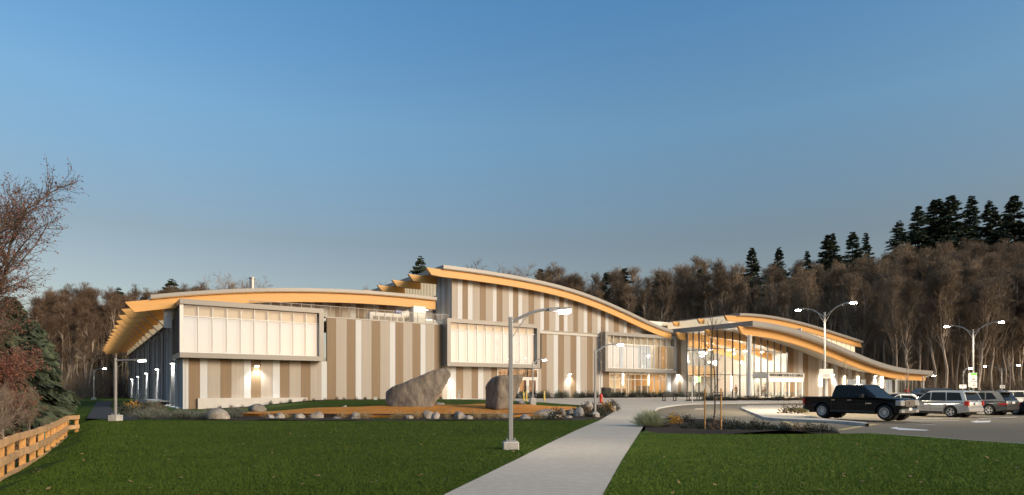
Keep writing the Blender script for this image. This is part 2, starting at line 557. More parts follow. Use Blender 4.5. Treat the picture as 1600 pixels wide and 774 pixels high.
plaza = KERB + [f2w(100, -3.7), f2w(66, -3.7), f2w(65.5, 1.6), f2w(27, 1.6), f2w(24, 1.0)] + door_path[::-1] + [GH(976, 634.5)]
walk = WL + WR[::-1]
sheet('walkway', walk, 0.012, M['walk'], 2.0)
sheet('plaza', plaza, 0.006, M['walk'], 2.5)
asph = [GH(1013, 657)] + WR[5:7] + KERB + [f2w(100, -3.0), f2w(112, -2), (104, 112), (118, 60), (70, 4), (20.4, 4), (20.5, 7)] + right_edge[::-1][2:] + lawnfar[:1] + bedF[::-1]
sheet('car_park', asph, -0.12, M['asphalt'], 3.0)
path = [GH(205, 657), GH(135, 655), GH(141, 645), GH(148, 634), GH(152, 627.5), GH(176, 627.5), GH(172, 634), GH(176, 642), GH(196, 650), GH(225, 655)]
sheet('path', path, 0.02, M['asphalt_path'], 2.0)

def kerb_line(pts, name, w=.16, top=.02, depth=.3, m=None):
    mb = MB()
    pr = []
    for i, p in enumerate(pts):
        a = Vector(pts[max(i - 1, 0)]); b = Vector(pts[min(i + 1, len(pts) - 1)])
        d = (b - a); d = Vector((d.x, d.y)).normalized(); n = Vector((-d.y, d.x))
        z = height(*p)
        q = Vector((p[0], p[1]))
        e = q + n * w
        pr.append([(q.x, q.y, z + top - depth), (q.x, q.y, z + top - .03), (q.x + n.x * .03, q.y + n.y * .03, z + top), (e.x, e.y, z + top), (e.x, e.y, z + top - depth)])
    vs = [v for r in pr for v in r]
    fs = []
    for i in range(len(pr) - 1):
        for k in range(4):
            fs.append((i * 5 + k, i * 5 + k + 1, (i + 1) * 5 + k + 1, (i + 1) * 5 + k))
    mb.add(vs, fs)
    return tag(mb.build(name, m or M['kerb']), kind='structure')

def smooth_pts(pts, n=4):
    out = []
    for i in range(len(pts) - 1):
        p0, p1, p2, p3 = pts[max(i - 1, 0)], pts[i], pts[i + 1], pts[min(i + 2, len(pts) - 1)]
        for k in range(n):
            t = k / n
            out.append(tuple(.5 * (2 * p1[a] + (-p0[a] + p2[a]) * t + (2 * p0[a] - 5 * p1[a] + 4 * p2[a] - p3[a]) * t * t + (-p0[a] + 3 * p1[a] - 3 * p2[a] + p3[a]) * t ** 3) for a in (0, 1)))
    out.append(pts[-1])
    return out
kerb_line(smooth_pts(KERB, 5), 'kerb', w=.35)
kerb_line(smooth_pts(bedF[1:-1][::-1], 3), 'kerb', w=.16)
kerb_line(right_edge[:6], 'kerb', w=.16, top=-.005)
# island in the driveway
isl = [(1161, 637.8), (1163, 635.6), (1169, 634.2), (1200, 633.9), (1262, 633.8), (1262, 640), (1243, 645), (1262, 650), (1290, 655.2), (1352, 660.5), (1358, 663.2), (1330, 659.8), (1280, 657.3), (1215, 654.6), (1198, 652.6), (1180, 645.6)]
islw = [GH(*p) for p in isl]
sheet('traffic_island', islw, 0.02, M['walk'], 3.0, skirt=.3)
kerb_line([islw[i] for i in (1, 0, 15, 14, 13, 12, 11, 10)], 'kerb', w=-.18, top=.028)
sheet('lawn', [GH(1224, 640), GH(1262, 637.2), GH(1262, 641), GH(1245, 645)], .05, M['lawn'], 3.0, skirt=.2)

# planting beds and the mulch terrace
BS = sheet('planting_bed', bedF + lawnfar, -0.01, M['soil'], .6, ripple=.25)
soil = [GH(352, 657.3), GH(420, 657.8), GH(560, 658), GH(700, 657.6), GH(850, 657), GH(936, 656.6), GH(958, 645), GH(973, 634.8), GH(958, 633), GH(925, 634), GH(890, 640), GH(840, 646), GH(600, 646), GH(400, 645.5), GH(372, 648)]
sheet('planting_bed', soil, .02, M['soil'], 1.0, ripple=.1)
mul = [(373, 647), (400, 647.3), (460, 647.6), (560, 648), (680, 648.2), (790, 648), (840, 646), (872, 640), (905, 634.5), (890, 632.6), (760, 631.5), (640, 633), (560, 635.5), (470, 639), (400, 643)]
MULZ = .18
mulw = [GH(*p, MULZ) for p in mul]
sheet('mulch_terrace', mulw, MULZ, M['chips'], .8, skirt=.5, ripple=.12)
for v in [o for o in bpy.data.objects if o.name == 'mulch_terrace'][0].data.vertices:
    v.co.z -= .12 * sm(1.2, 3.6, v.co.x)
kerb_line(mulw[:7], 'timber_edging', w=.12, top=MULZ + .04, depth=.5, m=mat('edging_timber', (.028, .02, .015), .8, var=.2, scale=3))
strip_bed = [f2w(32, .9), f2w(46, .9), f2w(65, .9), f2w(65, -2.2), f2w(52, -2.6), f2w(38, -1.6), f2w(32, -.6)]
sheet('planting_bed', strip_bed, .05, M['soil'], 2.0, ripple=.1)
ent_bed = [GH(1070, 627.2), GH(1100, 626.8), GH(1170, 626.2), GH(1262, 625.8), GH(1262, 624), GH(1170, 624), GH(1075, 625)]
sheet('planting_bed', ent_bed, .06, M['soil'], 2.0, ripple=.1)
left_bed = [GH(226, 655.5), GH(300, 656.8), GH(352, 657), GH(372, 649), GH(340, 647), GH(300, 645.5), GH(262, 645), GH(230, 646), GH(205, 640), GH(186, 632), GH(180, 636), GH(192, 647)]
sheet('planting_bed', left_bed, .03, M['soil'], 1.2, ripple=.1)
wall_bed = [f2w(1.6, .85), f2w(12, .85), f2w(25, .85), f2w(25, -.3), f2w(12, -.6), f2w(1.6, -1.0)]
sheet('planting_bed', wall_bed, .04, M['soil'], 2.0, ripple=.06)

# road paint
def paint(pts, name, m, off=-.112):
    return sheet(name, [GH(*p, -.12) for p in pts], off, m, 5.0)
def pline(a, b, name, m, w=.12, off=-.112):
    A, B = Vector(GH(*a, -.12)), Vector(GH(*b, -.12))
    d = (B - A).normalized(); n = Vector((-d.y, d.x)) * w / 2
    return sheet(name, [tuple(A + n), tuple(B + n), tuple(B - n), tuple(A - n)], off, m, 3.0)
paint([(1390, 669.6), (1402, 667.6), (1402, 668.8), (1452, 672.6), (1447, 674), (1408, 672.4), (1408, 673.2)], 'painted_arrow', M['white_paint'])
paint([(1516, 659.6), (1528, 657.6), (1529, 658.4), (1549, 657.8), (1546, 660.4), (1524, 661)], 'painted_arrow', M['white_paint'])
for a, b in (((1213, 655.5), (1243, 665.5)), ((1243, 665.5), (1300, 671)), ((1312, 672.4), (1372, 662.5)), ((1232, 659.5), (1346, 662.5)), ((1243, 663.2), (1372, 662.5))):
    pline(a, b, 'painted_line', M['yellow_line'], .34)
for a, b in (((1236, 657.5), (1330, 660.5)), ((1250, 661.5), (1360, 661.8))):
    pline(a, b, 'painted_line', M['yellow_line'], .30)
for a, b in (((1416, 662.5), (1462, 665)), ((1418, 658.5), (1500, 657.5)), ((1530, 655), (1590, 652)), ((1440, 655), (1500, 653.5)), ((1560, 648.5), (1600, 647.5))):
    pline(a, b, 'painted_line', M['white_paint'], .20)
sheet('manhole_cover', [GH(1084, 640.6, -.12), GH(1101, 640.6, -.12), GH(1099, 638.8, -.12), GH(1088, 638.8, -.12)], -.1, M['walk'], 3.0)
# ------------------------------------------------------------------ the sports complex
B = thing('sports_complex', 'long striped sports and ice complex with curved timber beamed roofs', 'sports complex', (OX, OY, 0), ANG)
B.name = 'sports_complex'
def interp(curve, u):
    return float(np.interp(u, [c[0] for c in curve], [c[1] for c in curve]))
def resample(curve, u0, u1, n=24):
    us = np.linspace(u0, u1, n)
    # smooth (cubic through least squares keeps the sweep of the roof clean)
    k = np.polyfit([c[0] for c in curve], [c[1] for c in curve], 5 if len(curve) > 7 else 3)
    return [(float(u), float(np.polyval(k, u))) for u in us]
def curve(v, pts):
    return [UZ(x, y, v) for x, y in pts]

WV = 1.2                       # plane of the main front wall
# --- roofs: top of deck, as (u, z)
V1, V2, V3, V4 = 2.6, -.45, -12.4, -1.9
R1 = curve(V1, [(235.6, 460.7), (311.5, 454.4), (408, 451), (520, 450.8), (547, 452.6), (614, 457.8), (683, 464.5)])
R2 = curve(V2, [(693, 414.3), (721, 417.3), (749, 421.3), (799, 430), (820, 434), (870, 444), (921, 460.5), (971, 482), (1008, 498.5), (1052, 516)])
R3 = curve(V3, [(1176, 501.3), (1219, 508.4), (1261.6, 520), (1300, 535), (1337, 551.4), (1369, 564.3), (1401.5, 573), (1433.7, 578.2), (1458, 579.8)])
R4 = curve(V4, [(1156.4, 489.3), (1190.5, 492.2), (1240, 499.7), (1272, 508.8), (1304.6, 519), (1337, 528.8), (1349, 533)])
c1 = resample(R1, R1[0][0], R1[-1][0]); c2 = resample(R2, R2[0][0], R2[-1][0], 40)
c3 = resample(R3, R3[0][0], R3[-1][0], 40); c4 = resample(R4, R4[0][0], R4[-1][0])
def off(c, dz): return [(u, z + dz) for u, z in c]
def extend(c, u0):
    (ua, za), (ub, zb) = c[0], c[2]
    s = (zb - za) / (ub - ua)
    return [(u0, za + s * (u0 - ua))] + c

def roof(name, c, v0, v1, th, beams, tip, depth, end_cut=0.0, bw=.32, soffit='soffit', back_off=0.0):
    rf = MB().strip(c, off(c, -th), v0, v1).build(name, [M['roof']], B)
    so = MB().strip([(u, z - th - .004) for u, z in c], [(u, z - th - .06) for u, z in c], v0 + .08, v1 - .05).build('soffit', M[soffit], rf)
    ext = extend(c, tip)
    top = off(ext, -th - .065)
    bot = [(u, z - depth) for u, z in top]
    bot[0] = (tip + depth * .75, bot[0][1] + .12 * depth)          # raked end
    if bot[1][0] <= bot[0][0]:
        top = [top[0]] + [p for p in top[1:] if p[0] > bot[0][0] + .2]
        bot = [bot[0]] + [(u, z - depth) for u, z in top[1:]]
    bot[-1] = (bot[-1][0] - end_cut, bot[-1][1])
    me = MB().strip(top, bot, 0, bw).mesh('beam', M['glulam'])
    for v in beams:
        link('beam', me, rf, (0, v, 0))
    return rf, top, bot
L1 = [V1 + .35 + 5.9 * k for k in range(14)]
roof('roof', c1, V1, V1 + 80, .32, L1, UZ(195, 470, V1 + .35)[0], .95, soffit='soffit_wood')
L2 = [V2 + .35 + 4.5 * k for k in range(9)]
rf2, t2, b2 = roof('roof', c2, V2, V2 + 40, .36, L2, UZ(666.5, 418.5, V2 + .35)[0], .80)
L3 = [-11.4 + 4.95 * k for k in range(4)]
rf3, t3, b3 = roof('roof', c3, V3, 6, .62, L3, UZ(1153.5, 507, -11.4)[0], 1.0, end_cut=.5)
L4 = [-1.4 + 4.95 * k for k in range(5)]
rf4, t4, b4 = roof('roof', c4, V4, 18, .30, L4, UZ(1133, 491.5, -1.4)[0], .80, end_cut=-.6)

# --- striped cladding
def panels(wall, cuts, v, zlo, zhi, th=.06):
    """cuts: sight lines of the joints with the colour that starts there"""
    for (px, c), (px2, _) in zip(cuts[:-1], cuts[1:]):
        u0, u1 = U(px, v - th) + .008, U(px2, v - th) - .008
        za, zb = zlo(u0), zlo(u1)
        zc, zd = zhi(u0), zhi(u1)
        if min(zc - za, zd - zb) < .15: continue
        vs = [(u0, v - th, za), (u1, v - th, zb), (u1, v, zb), (u0, v, za), (u0, v - th, zc), (u1, v - th, zd), (u1, v, zd), (u0, v, zc)]
        mb = MB().add(vs, [(3, 2, 1, 0), (4, 5, 6, 7), (0, 1, 5, 4), (1, 2, 6, 5), (2, 3, 7, 6), (3, 0, 4, 7)])
        mb.build('cladding_panel', M[{'B': 'brown', 'G': 'grey', 'W': 'white'}[c]], wall)
def cuts(s):
    out = []
    for t in s.split():
        c = t[-1] if t[-1] in 'BGWE' else ''
        out.append((float(t.rstrip('BGWE')), c))
    return out
def wallbox(name, u0, u1, z0, z1, v=WV, th=.3, m='plinth'):
    return MB().box((u0, v, z0), (u1, v + th, z1)).build(name, M[m], B)
K = lambda z: (lambda u: z)
def gz(u, v): return height(*f2w(u, v))

# boxes of the three big bay windows: (left px, right px, y top-left, y bottom-left)
BAYS = []
def bay(pxl, pxr, yt, yb, n, cuts_px, side_depth, transom, blind, ug_right):
    u0, u1 = U(pxl, 0), U(pxr, 0)
    z1, z0 = ZZ(yt, u0, 0), ZZ(yb, u0, 0)
    BAYS.append((u0, u1, z0, z1))
    t, D = .44, side_depth
    fr = MB()
    fr.box((u0, 0, z1 - t), (u1, D, z1)); fr.box((u0, 0, z0), (u1, D, z0 + t))
    fr.box((u1 - t, 0.002, z0 + t), (u1, D, z1 - t))
    if side_depth < 3:
        fr.box((u0, 0.002, z0 + t), (u0 + t, D, z1 - t))
        ul = u0 + t
    else:
        ul = u0 + .12
    f = fr.build('bay_window', M['frame'], B)
    za, zb = z0 + t, z1 - t
    ur = u1 - t
    vg = .36
    zt = za + (zb - za) * transom
    if side_depth > 3:
        MB().box((u0 + .01, .16, za), (u0 + .30, .42, zb)).build('corner_post', M['mull'], f)
        ul = u0 + .30
    us = [ul + (ur - ul) * i / n for i in range(n + 1)]
    for i in range(n):
        MB().box((us[i] + .04, vg, za + .05), (us[i + 1] - .04, vg + .03, zt - .04)).build('pane', M['glass'], f)
        MB().box((us[i] + .04, vg, zt + .04), (us[i + 1] - .04, vg + .03, zb - .05)).build('pane', M['glass'], f)
        MB().box((us[i] + .03, vg + .45, za), (us[i + 1] - .03, vg + .48, zt - .02)).build('blind', M[blind], f) if blind else None
        MB().box((us[i] + .03, vg + .25, zt + .02), (us[i + 1] - .03, vg + .30, zb)).build('spandrel', M['blind_top'], f)
    for u in us[1:-1]:
        MB().box((u - .035, vg - .045, za), (u + .035, vg + .08, zb)).build('mullion', M['mull'], f)
    MB().box((ul, vg - .035, zt - .035), (ur, vg + .06, zt + .035)).build('transom', M['mull'], f)
    MB().box((ul, vg - .09, za - .002), (ur, vg + .08, za + .08)).build('sill', M['mull'], f)
    if side_depth > 3:
        nn = 5
        vsid = [.45 + (D - .6) * i / nn for i in range(nn + 1)]
        for i in range(nn):
            MB().box((u0 + .1, vsid[i] + .04, za + .03), (u0 + .13, vsid[i + 1] - .04, zb - .03)).build('pane', M['glass_side'], f)
            MB().box((u0 + .04, vsid[i + 1] - .04, za), (u0 + .16, vsid[i + 1] + .04, zb)).build('mullion', M['darkmull'], f)
        MB().box((u0 + .5, .9, za), (u0 + .55, D, zb)).build('inner_wall', M['int_dark'], f)
    # back of the box so that nothing shows through
    MB().box((u0 + .6, WV + 2.2, z0), (u1 - .05, WV + 2.3, z1 - .1)).build('inner_wall', M['int_wall'], f)
    return f, ul, ur, za, zb, vg
f1, *_ = bay(281, 506, 466.5, 558.5, 10, None, 5.7, .76, 'blind', None)
f2, *_ = bay(699, 844, 497, 572, 10, None, 1.18, .83, 'blind', None)
f3, a3, b3r, za3, zb3, vg3 = bay(946, 1057, 518, 580.5, 10, None, 1.18, .76, None, None)
(b1u0, b1u1, b1z0, b1z1), (b2u0, b2u1, b2z0, b2z1), (b3u0, b3u1, b3z0, b3z1) = BAYS
# third bay is only partly blinded: six cream blinds, then the lit room
for i in range(7):
    w = (b3r - a3) / 10
    MB().box((a3 + w * i + .03, vg3 + .45, za3), (a3 + w * (i + 1) - .03, vg3 + .48, za3 + (zb3 - za3) * .75)).build('blind', M['blind'], f3)
MB().box((a3 + w * 7.2, 4.0, za3), (b3r + .3, 4.1, zb3)).build('inner_wall', M['int_dark'], f3)

TOPZ = ZZ(497, U(511, WV), WV)           # top of the low front wall
SEAM = lambda u: np.interp(u, [U(846, WV), U(950, WV)], [ZZ(517.5, U(846, WV), WV), ZZ(523.5, U(950, WV), WV)])
wA = wallbox('front_wall', 0, U(511, WV), -.6, b1z0 + .01)
panels(wA, cuts('289.5W 294.7B 312.4W 324.4G 344.7B 361.5G 380.9W 392.2B 407.7G 426W 437.4B 452G 470.3B 484.8G 502W 511E'), WV, K(-.4), K(b1z0))
wB = wallbox('front_wall', U(511, WV), U(699, WV), -.2, TOPZ - .05)
panels(wB, cuts('511B 525G 542B 555.6W 565G 580.8B 594G 609W 617.8B 630G 644.7B 657W 665G 679B 691G 699E'), WV, K(0), K(TOPZ))
MB().box((U(508, WV), WV - .1, TOPZ), (U(699, WV), WV + .45, TOPZ + .14)).build('coping', M['frame'], wB)
wC = wallbox('front_wall', U(699, WV), U(777, WV), 0, b2z0 + .01)
panels(wC, cuts('704W 712.5B 723.6G 737B 747W 755.5G 768B 777E'), WV, K(.2), K(b2z0))
wC2 = wallbox('front_wall', U(841, WV), U(846, WV), 0, b2z0)
panels(wC2, cuts('841G 846E'), WV, K(.2), K(b2z0))
wD = wallbox('front_wall', U(846, WV), U(952, WV), 0, SEAM(U(900, WV)) + .3)
panels(wD, cuts('845.9B 854G 865W 872B 881G 891.5B 900.6W 907G 917.4B 926G 936W 942B 952E'), WV, K(.25), lambda u: SEAM(u))
wE = wallbox('upper_wall', U(706, 1.0), U(1035, 1.0), TOPZ - .2, 10.2, v=1.02)
c2b = b2[1:]
topE = lambda u: interp(c2b, u) + .35
# backing that follows the roof
us = np.linspace(U(706, 1.0), U(1040, 1.0), 30)
MB().strip([(u, topE(u)) for u in us], [(u, 9.5) for u in us], 1.02, 1.3).build('upper_wall', M['plinth'], B)
cE = cuts('706G 715W 722.6B 731W 738.7G 749.8B 759G 770W 776B 784.8G 795W 801.6B 810W 816G 826B 834.4G 844W 850B 858G 867.7W 873.7B 881W 887G 896B 903G 912W 917.7B 925G 933.5W 939B 946W 951G 959B 966.8G 974.5W 979.6B 986G 994.7W 1003G 1012W 1020G 1030E')
panels(wE, cE, 1.02, lambda u: min(SEAM(u), TOPZ) if u < U(846, 1) else SEAM(u) + .03, topE)
MB().box((U(846, WV), .93, 0), (U(950, WV), 1.01, .09)).add([], []).build('flashing', M['frame'], wD).location = (0, 0, SEAM(U(900, WV)))
# plinth under the first bay
MB().box((U(309, .9), .82, -.4), (U(480, .9), 1.1, ZZ(622.5, U(309, .9), .9))).build('plinth_wall', M['plinth'], B)

# --- left side: dark ribbed metal
SZ = 8.35
sw = MB().box((0.05, WV + .3, -1), (.3, 82, SZ)).build('side_wall', M['slate2'], B)
rv = 1.25
rr = random.Random(3)
# ribs as individual tall trays
trays = 0
while rv < 81:
    w = rr.choice((.55, .75, 1.0, 1.3))
    m = rr.choice(('slate', 'slate2', 'slate', 'slate2', 'slate'))
    d = .06
    mb = MB().box((-d, rv, -.9), (0.045, rv + w - .05, SZ))
    nr = max(1, int(w / .28))
    for k in range(nr):
        y = rv + (k + .5) * (w - .05) / nr
        mb.box((-d - .07, y - .035, -.9), (-d + .01, y + .035, SZ - .003))
    mb.build('metal_tray', M[m], sw)
    rv += w
MB().box((-.14, WV - .08, -.6), (.0, WV + .34, b1z0)).build('corner_trim', M['white'], B)
# base of the side wall
MB().box((-.55, 2, -.9), (.04, 81, .12)).build('side_footing', M['plinth'], B)
# lit clerestory between the beams on the left and behind the stepped roof
cw = MB().box((-.35, V1 + 1.4, SZ), (-.15, V1 + 79, interp(c1, 0) - .25)).build('clerestory', M['cleres'], B)
MB().box((-.40, V1 + 1.2, SZ - .1), (.3, V1 + 79, SZ - .002)).build('ledge', M['roof'], cw)
for k in range(60):
    MB().box((-.395, V1 + 1.6 + k * 1.3, SZ), (-.353, V1 + 1.66 + k * 1.3, interp(c1, 0) - .4)).build('mullion', M['soffit'], cw)
MB().box((-1.35, V1 + 1.0, SZ - 1.1), (-.75, V1 + 1.4, interp(c1, -1) - .9)).build('corner_panel', M['white'], B)
# eave struts on the left
for v in L1[1:]:
    MB().tube([(-.12, v - 1.6, SZ - 1.6), (-2.6, v - 1.6, interp(c1, -1) - 1.0)], .05, 6).build('strut', M['steel'], B)
# recessed upper wall behind the low terrace
wv = V1 + 2.2
wF = MB().strip([(u, interp(c1, u) - .5) for u in np.linspace(-.75, 26, 12)], [(u, TOPZ - .6) for u in np.linspace(-.75, 26, 12)], wv, wv + .3).build('recessed_wall', M['plinth'], B)
pw = [(388, 'G'), (398, 'W'), (407, 'G'), (424, 'B'), (433, 'G'), (449, 'W'), (458, 'B'), (471, 'G'), (484, 'W'), (492, 'B'), (504, 'W'), (512, 'G'), (524, 'B'), (534, 'G'), (548, 'W'), (556, 'B'), (568, 'G'), (583, 'W'), (592, 'B'), (604, 'G'), (618, 'W'), (626, 'E')]
panels(wF, [(x, c) for x, c in pw], wv, K(TOPZ - .3), lambda u: interp(c1, u) - .6)
MB().box((.3, WV + .3, TOPZ - .35), (26, wv, TOPZ - .25)).build('terrace_floor', M['concrete'], B)
# return of the tall hall: dark stripes
rw = MB().box((26.0, 1.3, 2), (26.3, 40, 12.6)).build('return_wall', M['slate2'], B)
uR = U(706, 1.0)
rw.location = (uR - 26.0, 0, 0)
for k, c in enumerate(('slate', 'white', 'slate2', 'grey', 'slate', 'slate2', 'grey', 'slate')):
    MB().box((25.93, 1.32 + k * .41, TOPZ - .4), (25.998, 1.32 + (k + 1) * .41 - .02, interp(t2, uR) - .1)).build('cladding_panel', M[{'white': 'grey', 'grey': 'slate', 'slate': 'slate', 'slate2': 'slate2'}[c]], rw)
cl2 = MB().box((uR + .02, 4.6, 12.4), (uR + .2, 38, interp(t2, uR) + .02)).build('clerestory', M['cleres'], B)
for k in range(40):
    MB().box((uR - .03, 4.7 + k * .8, 12.4), (uR + .015, 4.75 + k * .8, interp(t2, uR) - .05)).build('mullion', M['soffit'], cl2)
# glass balustrade along the terrace edge
bal = MB().box((U(390, WV), WV + .1, TOPZ + 1.18), (U(704, WV), WV + .16, TOPZ + 1.22)).build('balustrade', M['frame'], B)
ub = np.arange(U(390, WV), U(704, WV) - .2, .95)
for i, u in enumerate(ub):
    MB().box((u + .02, WV + .115, TOPZ + .15), (u + .93, WV + .135, TOPZ + 1.17)).build('pane', M['glass_rail'], bal)
    MB().box((u - .02, WV + .09, TOPZ + .13), (u + .02, WV + .165, TOPZ + 1.181)).build('post', M['frame'], bal)
# vent pipe on the left roof
q = UZ(394, 450, 12)
MB().tube([(q[0], 12, 9), (q[0], 12, ZZ(436, q[0], 12))], .28, 10).tube([(q[0], 12, ZZ(436, q[0], 12)), (q[0], 12, ZZ(434, q[0], 12))], .36, 10).build('vent_pipe', M['steel'], B)

# --- double doors under the middle bay
def door_set(u0, u1, z0, z1, v, n, name='door'):
    fr = MB().box((u0, v, z1 - .12), (u1, v + .12, z1)).box((u0, v, z0), (u1, v + .12, z0 + .08))
    fr.box((u0, v + .002, z0 + .08), (u0 + .14, v + .118, z1 - .12)).box((u1 - .14, v + .002, z0 + .08), (u1, v + .118, z1 - .12))
    zt = z0 + 2.35
    fr.box((u0 + .14, v + .001, zt), (u1 - .14, v + .119, zt + .16))
    f = fr.build('door_frame', M['mull'], B)
    w = (u1 - u0 - .28) / n
    for i in range(n):
        a, b = u0 + .14 + i * w, u0 + .14 + (i + 1) * w
        lf = MB().box((a + .01, v + .03, z0 + .085), (a + .2, v + .08, zt - .01)).box((b - .2, v + .03, z0 + .085), (b - .01, v + .08, zt - .01))
        lf.box((a + .2, v + .031, zt - .2), (b - .2, v + .079, zt - .01)).box((a + .2, v + .031, z0 + .085), (b - .2, v + .079, z0 + .34))
        lf.box((a + .2, v + .045, z0 + .34), (b - .2, v + .06, zt - .2), 1)
        side = b - .12 if i % 2 == 0 else a + .12
        lf.tube([(side, v - .03, z0 + .9), (side, v - .03, z0 + 1.5)], .02, 6, 2)
        lf.build(name, [M['mull'], M['glass'], M['steel']], f)
        MB().box((a + .05, v + .045, zt + .17), (b - .05, v + .06, z1 - .13)).build('pane', M['glass'], f)
    return f
ud0, ud1 = U(777, WV - .1), U(841, WV - .1)
door_set(ud0, ud1, gz(ud0, 0) + .02, b2z0 - .03, WV - .1, 4)
MB().box((ud0, WV + 2.0, 0), (ud1, WV + 2.1, b2z0)).build('interior_wall', M['int_dark'], B)

# --- storefront under the right bay
sv = WV + .1
fl3 = gz(52, 0) + .12
sf = MB().box((b3u0 + .3, sv, b3z0 - .16), (b3u1 - .2, sv + .14, b3z0 - .01)).box((b3u0 + .3, sv, fl3 - .4), (b3u1 - .2, sv + .14, fl3 + .12)).build('storefront', M['mull'], B)
n = 10
for i in range(n + 1):
    u = b3u0 + .35 + (b3u1 - .6 - b3u0 - .35) * i / n
    if i < n:
        u2 = b3u0 + .35 + (b3u1 - .6 - b3u0 - .35) * (i + 1) / n
        MB().box((u + .05, sv + .05, fl3 + .12), (u2 - .05, sv + .08, b3z0 - 1.0)).build('pane', M['glass_hall'], sf)
        MB().box((u + .05, sv + .05, b3z0 - .92), (u2 - .05, sv + .08, b3z0 - .16)).build('pane', M['glass_hall'], sf)
    MB().box((u - .05, sv - .04, fl3 + .12), (u + .05, sv + .12, b3z0 - .16)).build('mullion', M['mull'], sf)
MB().box((b3u0 + .35, sv - .02, b3z0 - 1.0), (b3u1 - .6, sv + .1, b3z0 - .92)).build('transom', M['mull'], sf)
MB().box((b3u0 - .3, WV, .1), (b3u0 + .3, WV + .3, b3z0)).build('front_wall', M['brown'], B)
MB().box((b3u1 - .6, WV - .05, .1), (b3u1 + .2, WV + .3, b3z0)).build('front_wall', M['white'], B)
# room behind it
MB().box((b3u0, 9, 0), (b3u1 + 2, 9.2, 9)).build('interior_wall', M['int_wall'], B)
MB().box((b3u0 - .2, WV + .3, fl3 - .3), (b3u1 + .3, 9, fl3)).build('interior_floor', M['int_floor'], B)
MB().box((b3u0 - .2, WV + .3, b3z0 - .1), (b3u1 + .3, 9, b3z0 + .1)).build('interior_ceiling', M['int_wall'], B)
MB().box((b3u0 - .3, WV + .3, 0), (b3u0 - .1, 9, 9)).build('interior_wall', M['int_wood'], B)
for du, hh in ((6.2, 1.5), (11.2, 1.4), (18.5, 1.5)):
    MB().tube([(b3u0 + du, 3.2, fl3 + 1.6), (b3u0 + du, 3.2, fl3 + 1.6 + hh)], .09, 8).build('pendant_light', M['pend'], B)
MB().box((b3u0 + 1, 5.5, fl3), (b3u0 + 9, 6.3, fl3 + 1.1)).box((b3u0 + 12, 5.5, fl3), (b3u0 + 15, 6.4, fl3 + 1.5)).build('counter', M['int_dark'], B)

# --- entrance hall
GV = -6.77
ug0, ug1 = U(1121, GV), U(1230, GV)
GB = V(1074, ug0)
FLZ = gz(75, -7) + .05
roofZ = lambda u: interp(off(c3, -.62 - .07), u)
hall = MB().box((ug0, GV, FLZ - .4), (ug1, GV + .2, FLZ + .05)).box((ug0 - .002, GV + .2, FLZ - .4), (ug0 + .2, GB, FLZ + .05)).build('entrance_hall', M['conc_base'], B)
T1, T2 = ZZ(585.5, ug0, GV), ZZ(545, ug0, GV)
n = 10
gm = 'darkmull'
ubs = [ug0 + (ug1 - ug0) * i / n for i in range(n + 1)]
for i, u in enumerate(ubs):
    w = .09 if i in (0, n) else .045
    MB().box((u - w / 2, GV - .1, FLZ), (u + w / 2, GV + .1, roofZ(u))).build('mullion', M['darkmull'], hall)
    if i < n:
        for za, zb in ((FLZ + .06, T1 - .05), (T1 + .05, T2 - .05), (T2 + .05, None)):
            u2 = ubs[i + 1]
            z3, z4 = (zb, zb) if zb else (roofZ(u), roofZ(u2))
            if min(z3, z4) - za < .2: continue
            MB().add([(u + .03, GV, za), (u2 - .03, GV, za), (u2 - .03, GV, z4), (u + .03, GV, z3), (u + .03, GV + .03, za), (u2 - .03, GV + .03, za), (u2 - .03, GV + .03, z4), (u + .03, GV + .03, z3)],
                     [(0, 1, 2, 3), (7, 6, 5, 4), (0, 4, 5, 1), (1, 5, 6, 2), (2, 6, 7, 3), (3, 7, 4, 0)]).build('pane', M['glass_hall'], hall)
for T in (T1, T2):
    MB().box((ug0 + .05, GV - .07, T - .04), (ug1 - .05, GV + .08, T + .04)).build('transom', M['darkmull'], hall)
    MB().box((ug0 - .07, GV + .05, T - .06), (ug0 + .08, GB, T + .06)).build('transom', M['darkmull'], hall)
nv = 5
for i in range(nv + 1):
    v = GV + (GB - GV) * i / nv
    if i: MB().box((ug0 - .1, v - .05, FLZ), (ug0 + .1, v + .05, roofZ(ug0))).build('mullion', M['darkmull'], hall)
    if i < nv:
        v2 = GV + (GB - GV) * (i + 1) / nv
        for za, zb in ((FLZ + .06, T1 - .07), (T1 + .07, T2 - .07), (T2 + .07, roofZ(ug0))):
            MB().box((ug0, v + .05, za), (ug0 + .03, v2 - .05, zb)).build('pane', M['glass_hall'], hall)
# wall between right bay and hall
wG = MB().box((ug0, GB + .02, 0), (ug0 + .25, WV + .6, roofZ(ug0))).build('side_wall', M['plinth'], B)
gv = [GB + .06, GB + 1.05, GB + 1.6, WV + .4]
for (a, b), c in zip(zip(gv[:-1], gv[1:]), ('grey', 'brown', 'grey')):
    MB().box((ug0 - .06, a + .008, .3), (ug0 - .001, b - .008, roofZ(ug0) - .05)).build('cladding_panel', M[c], wG)
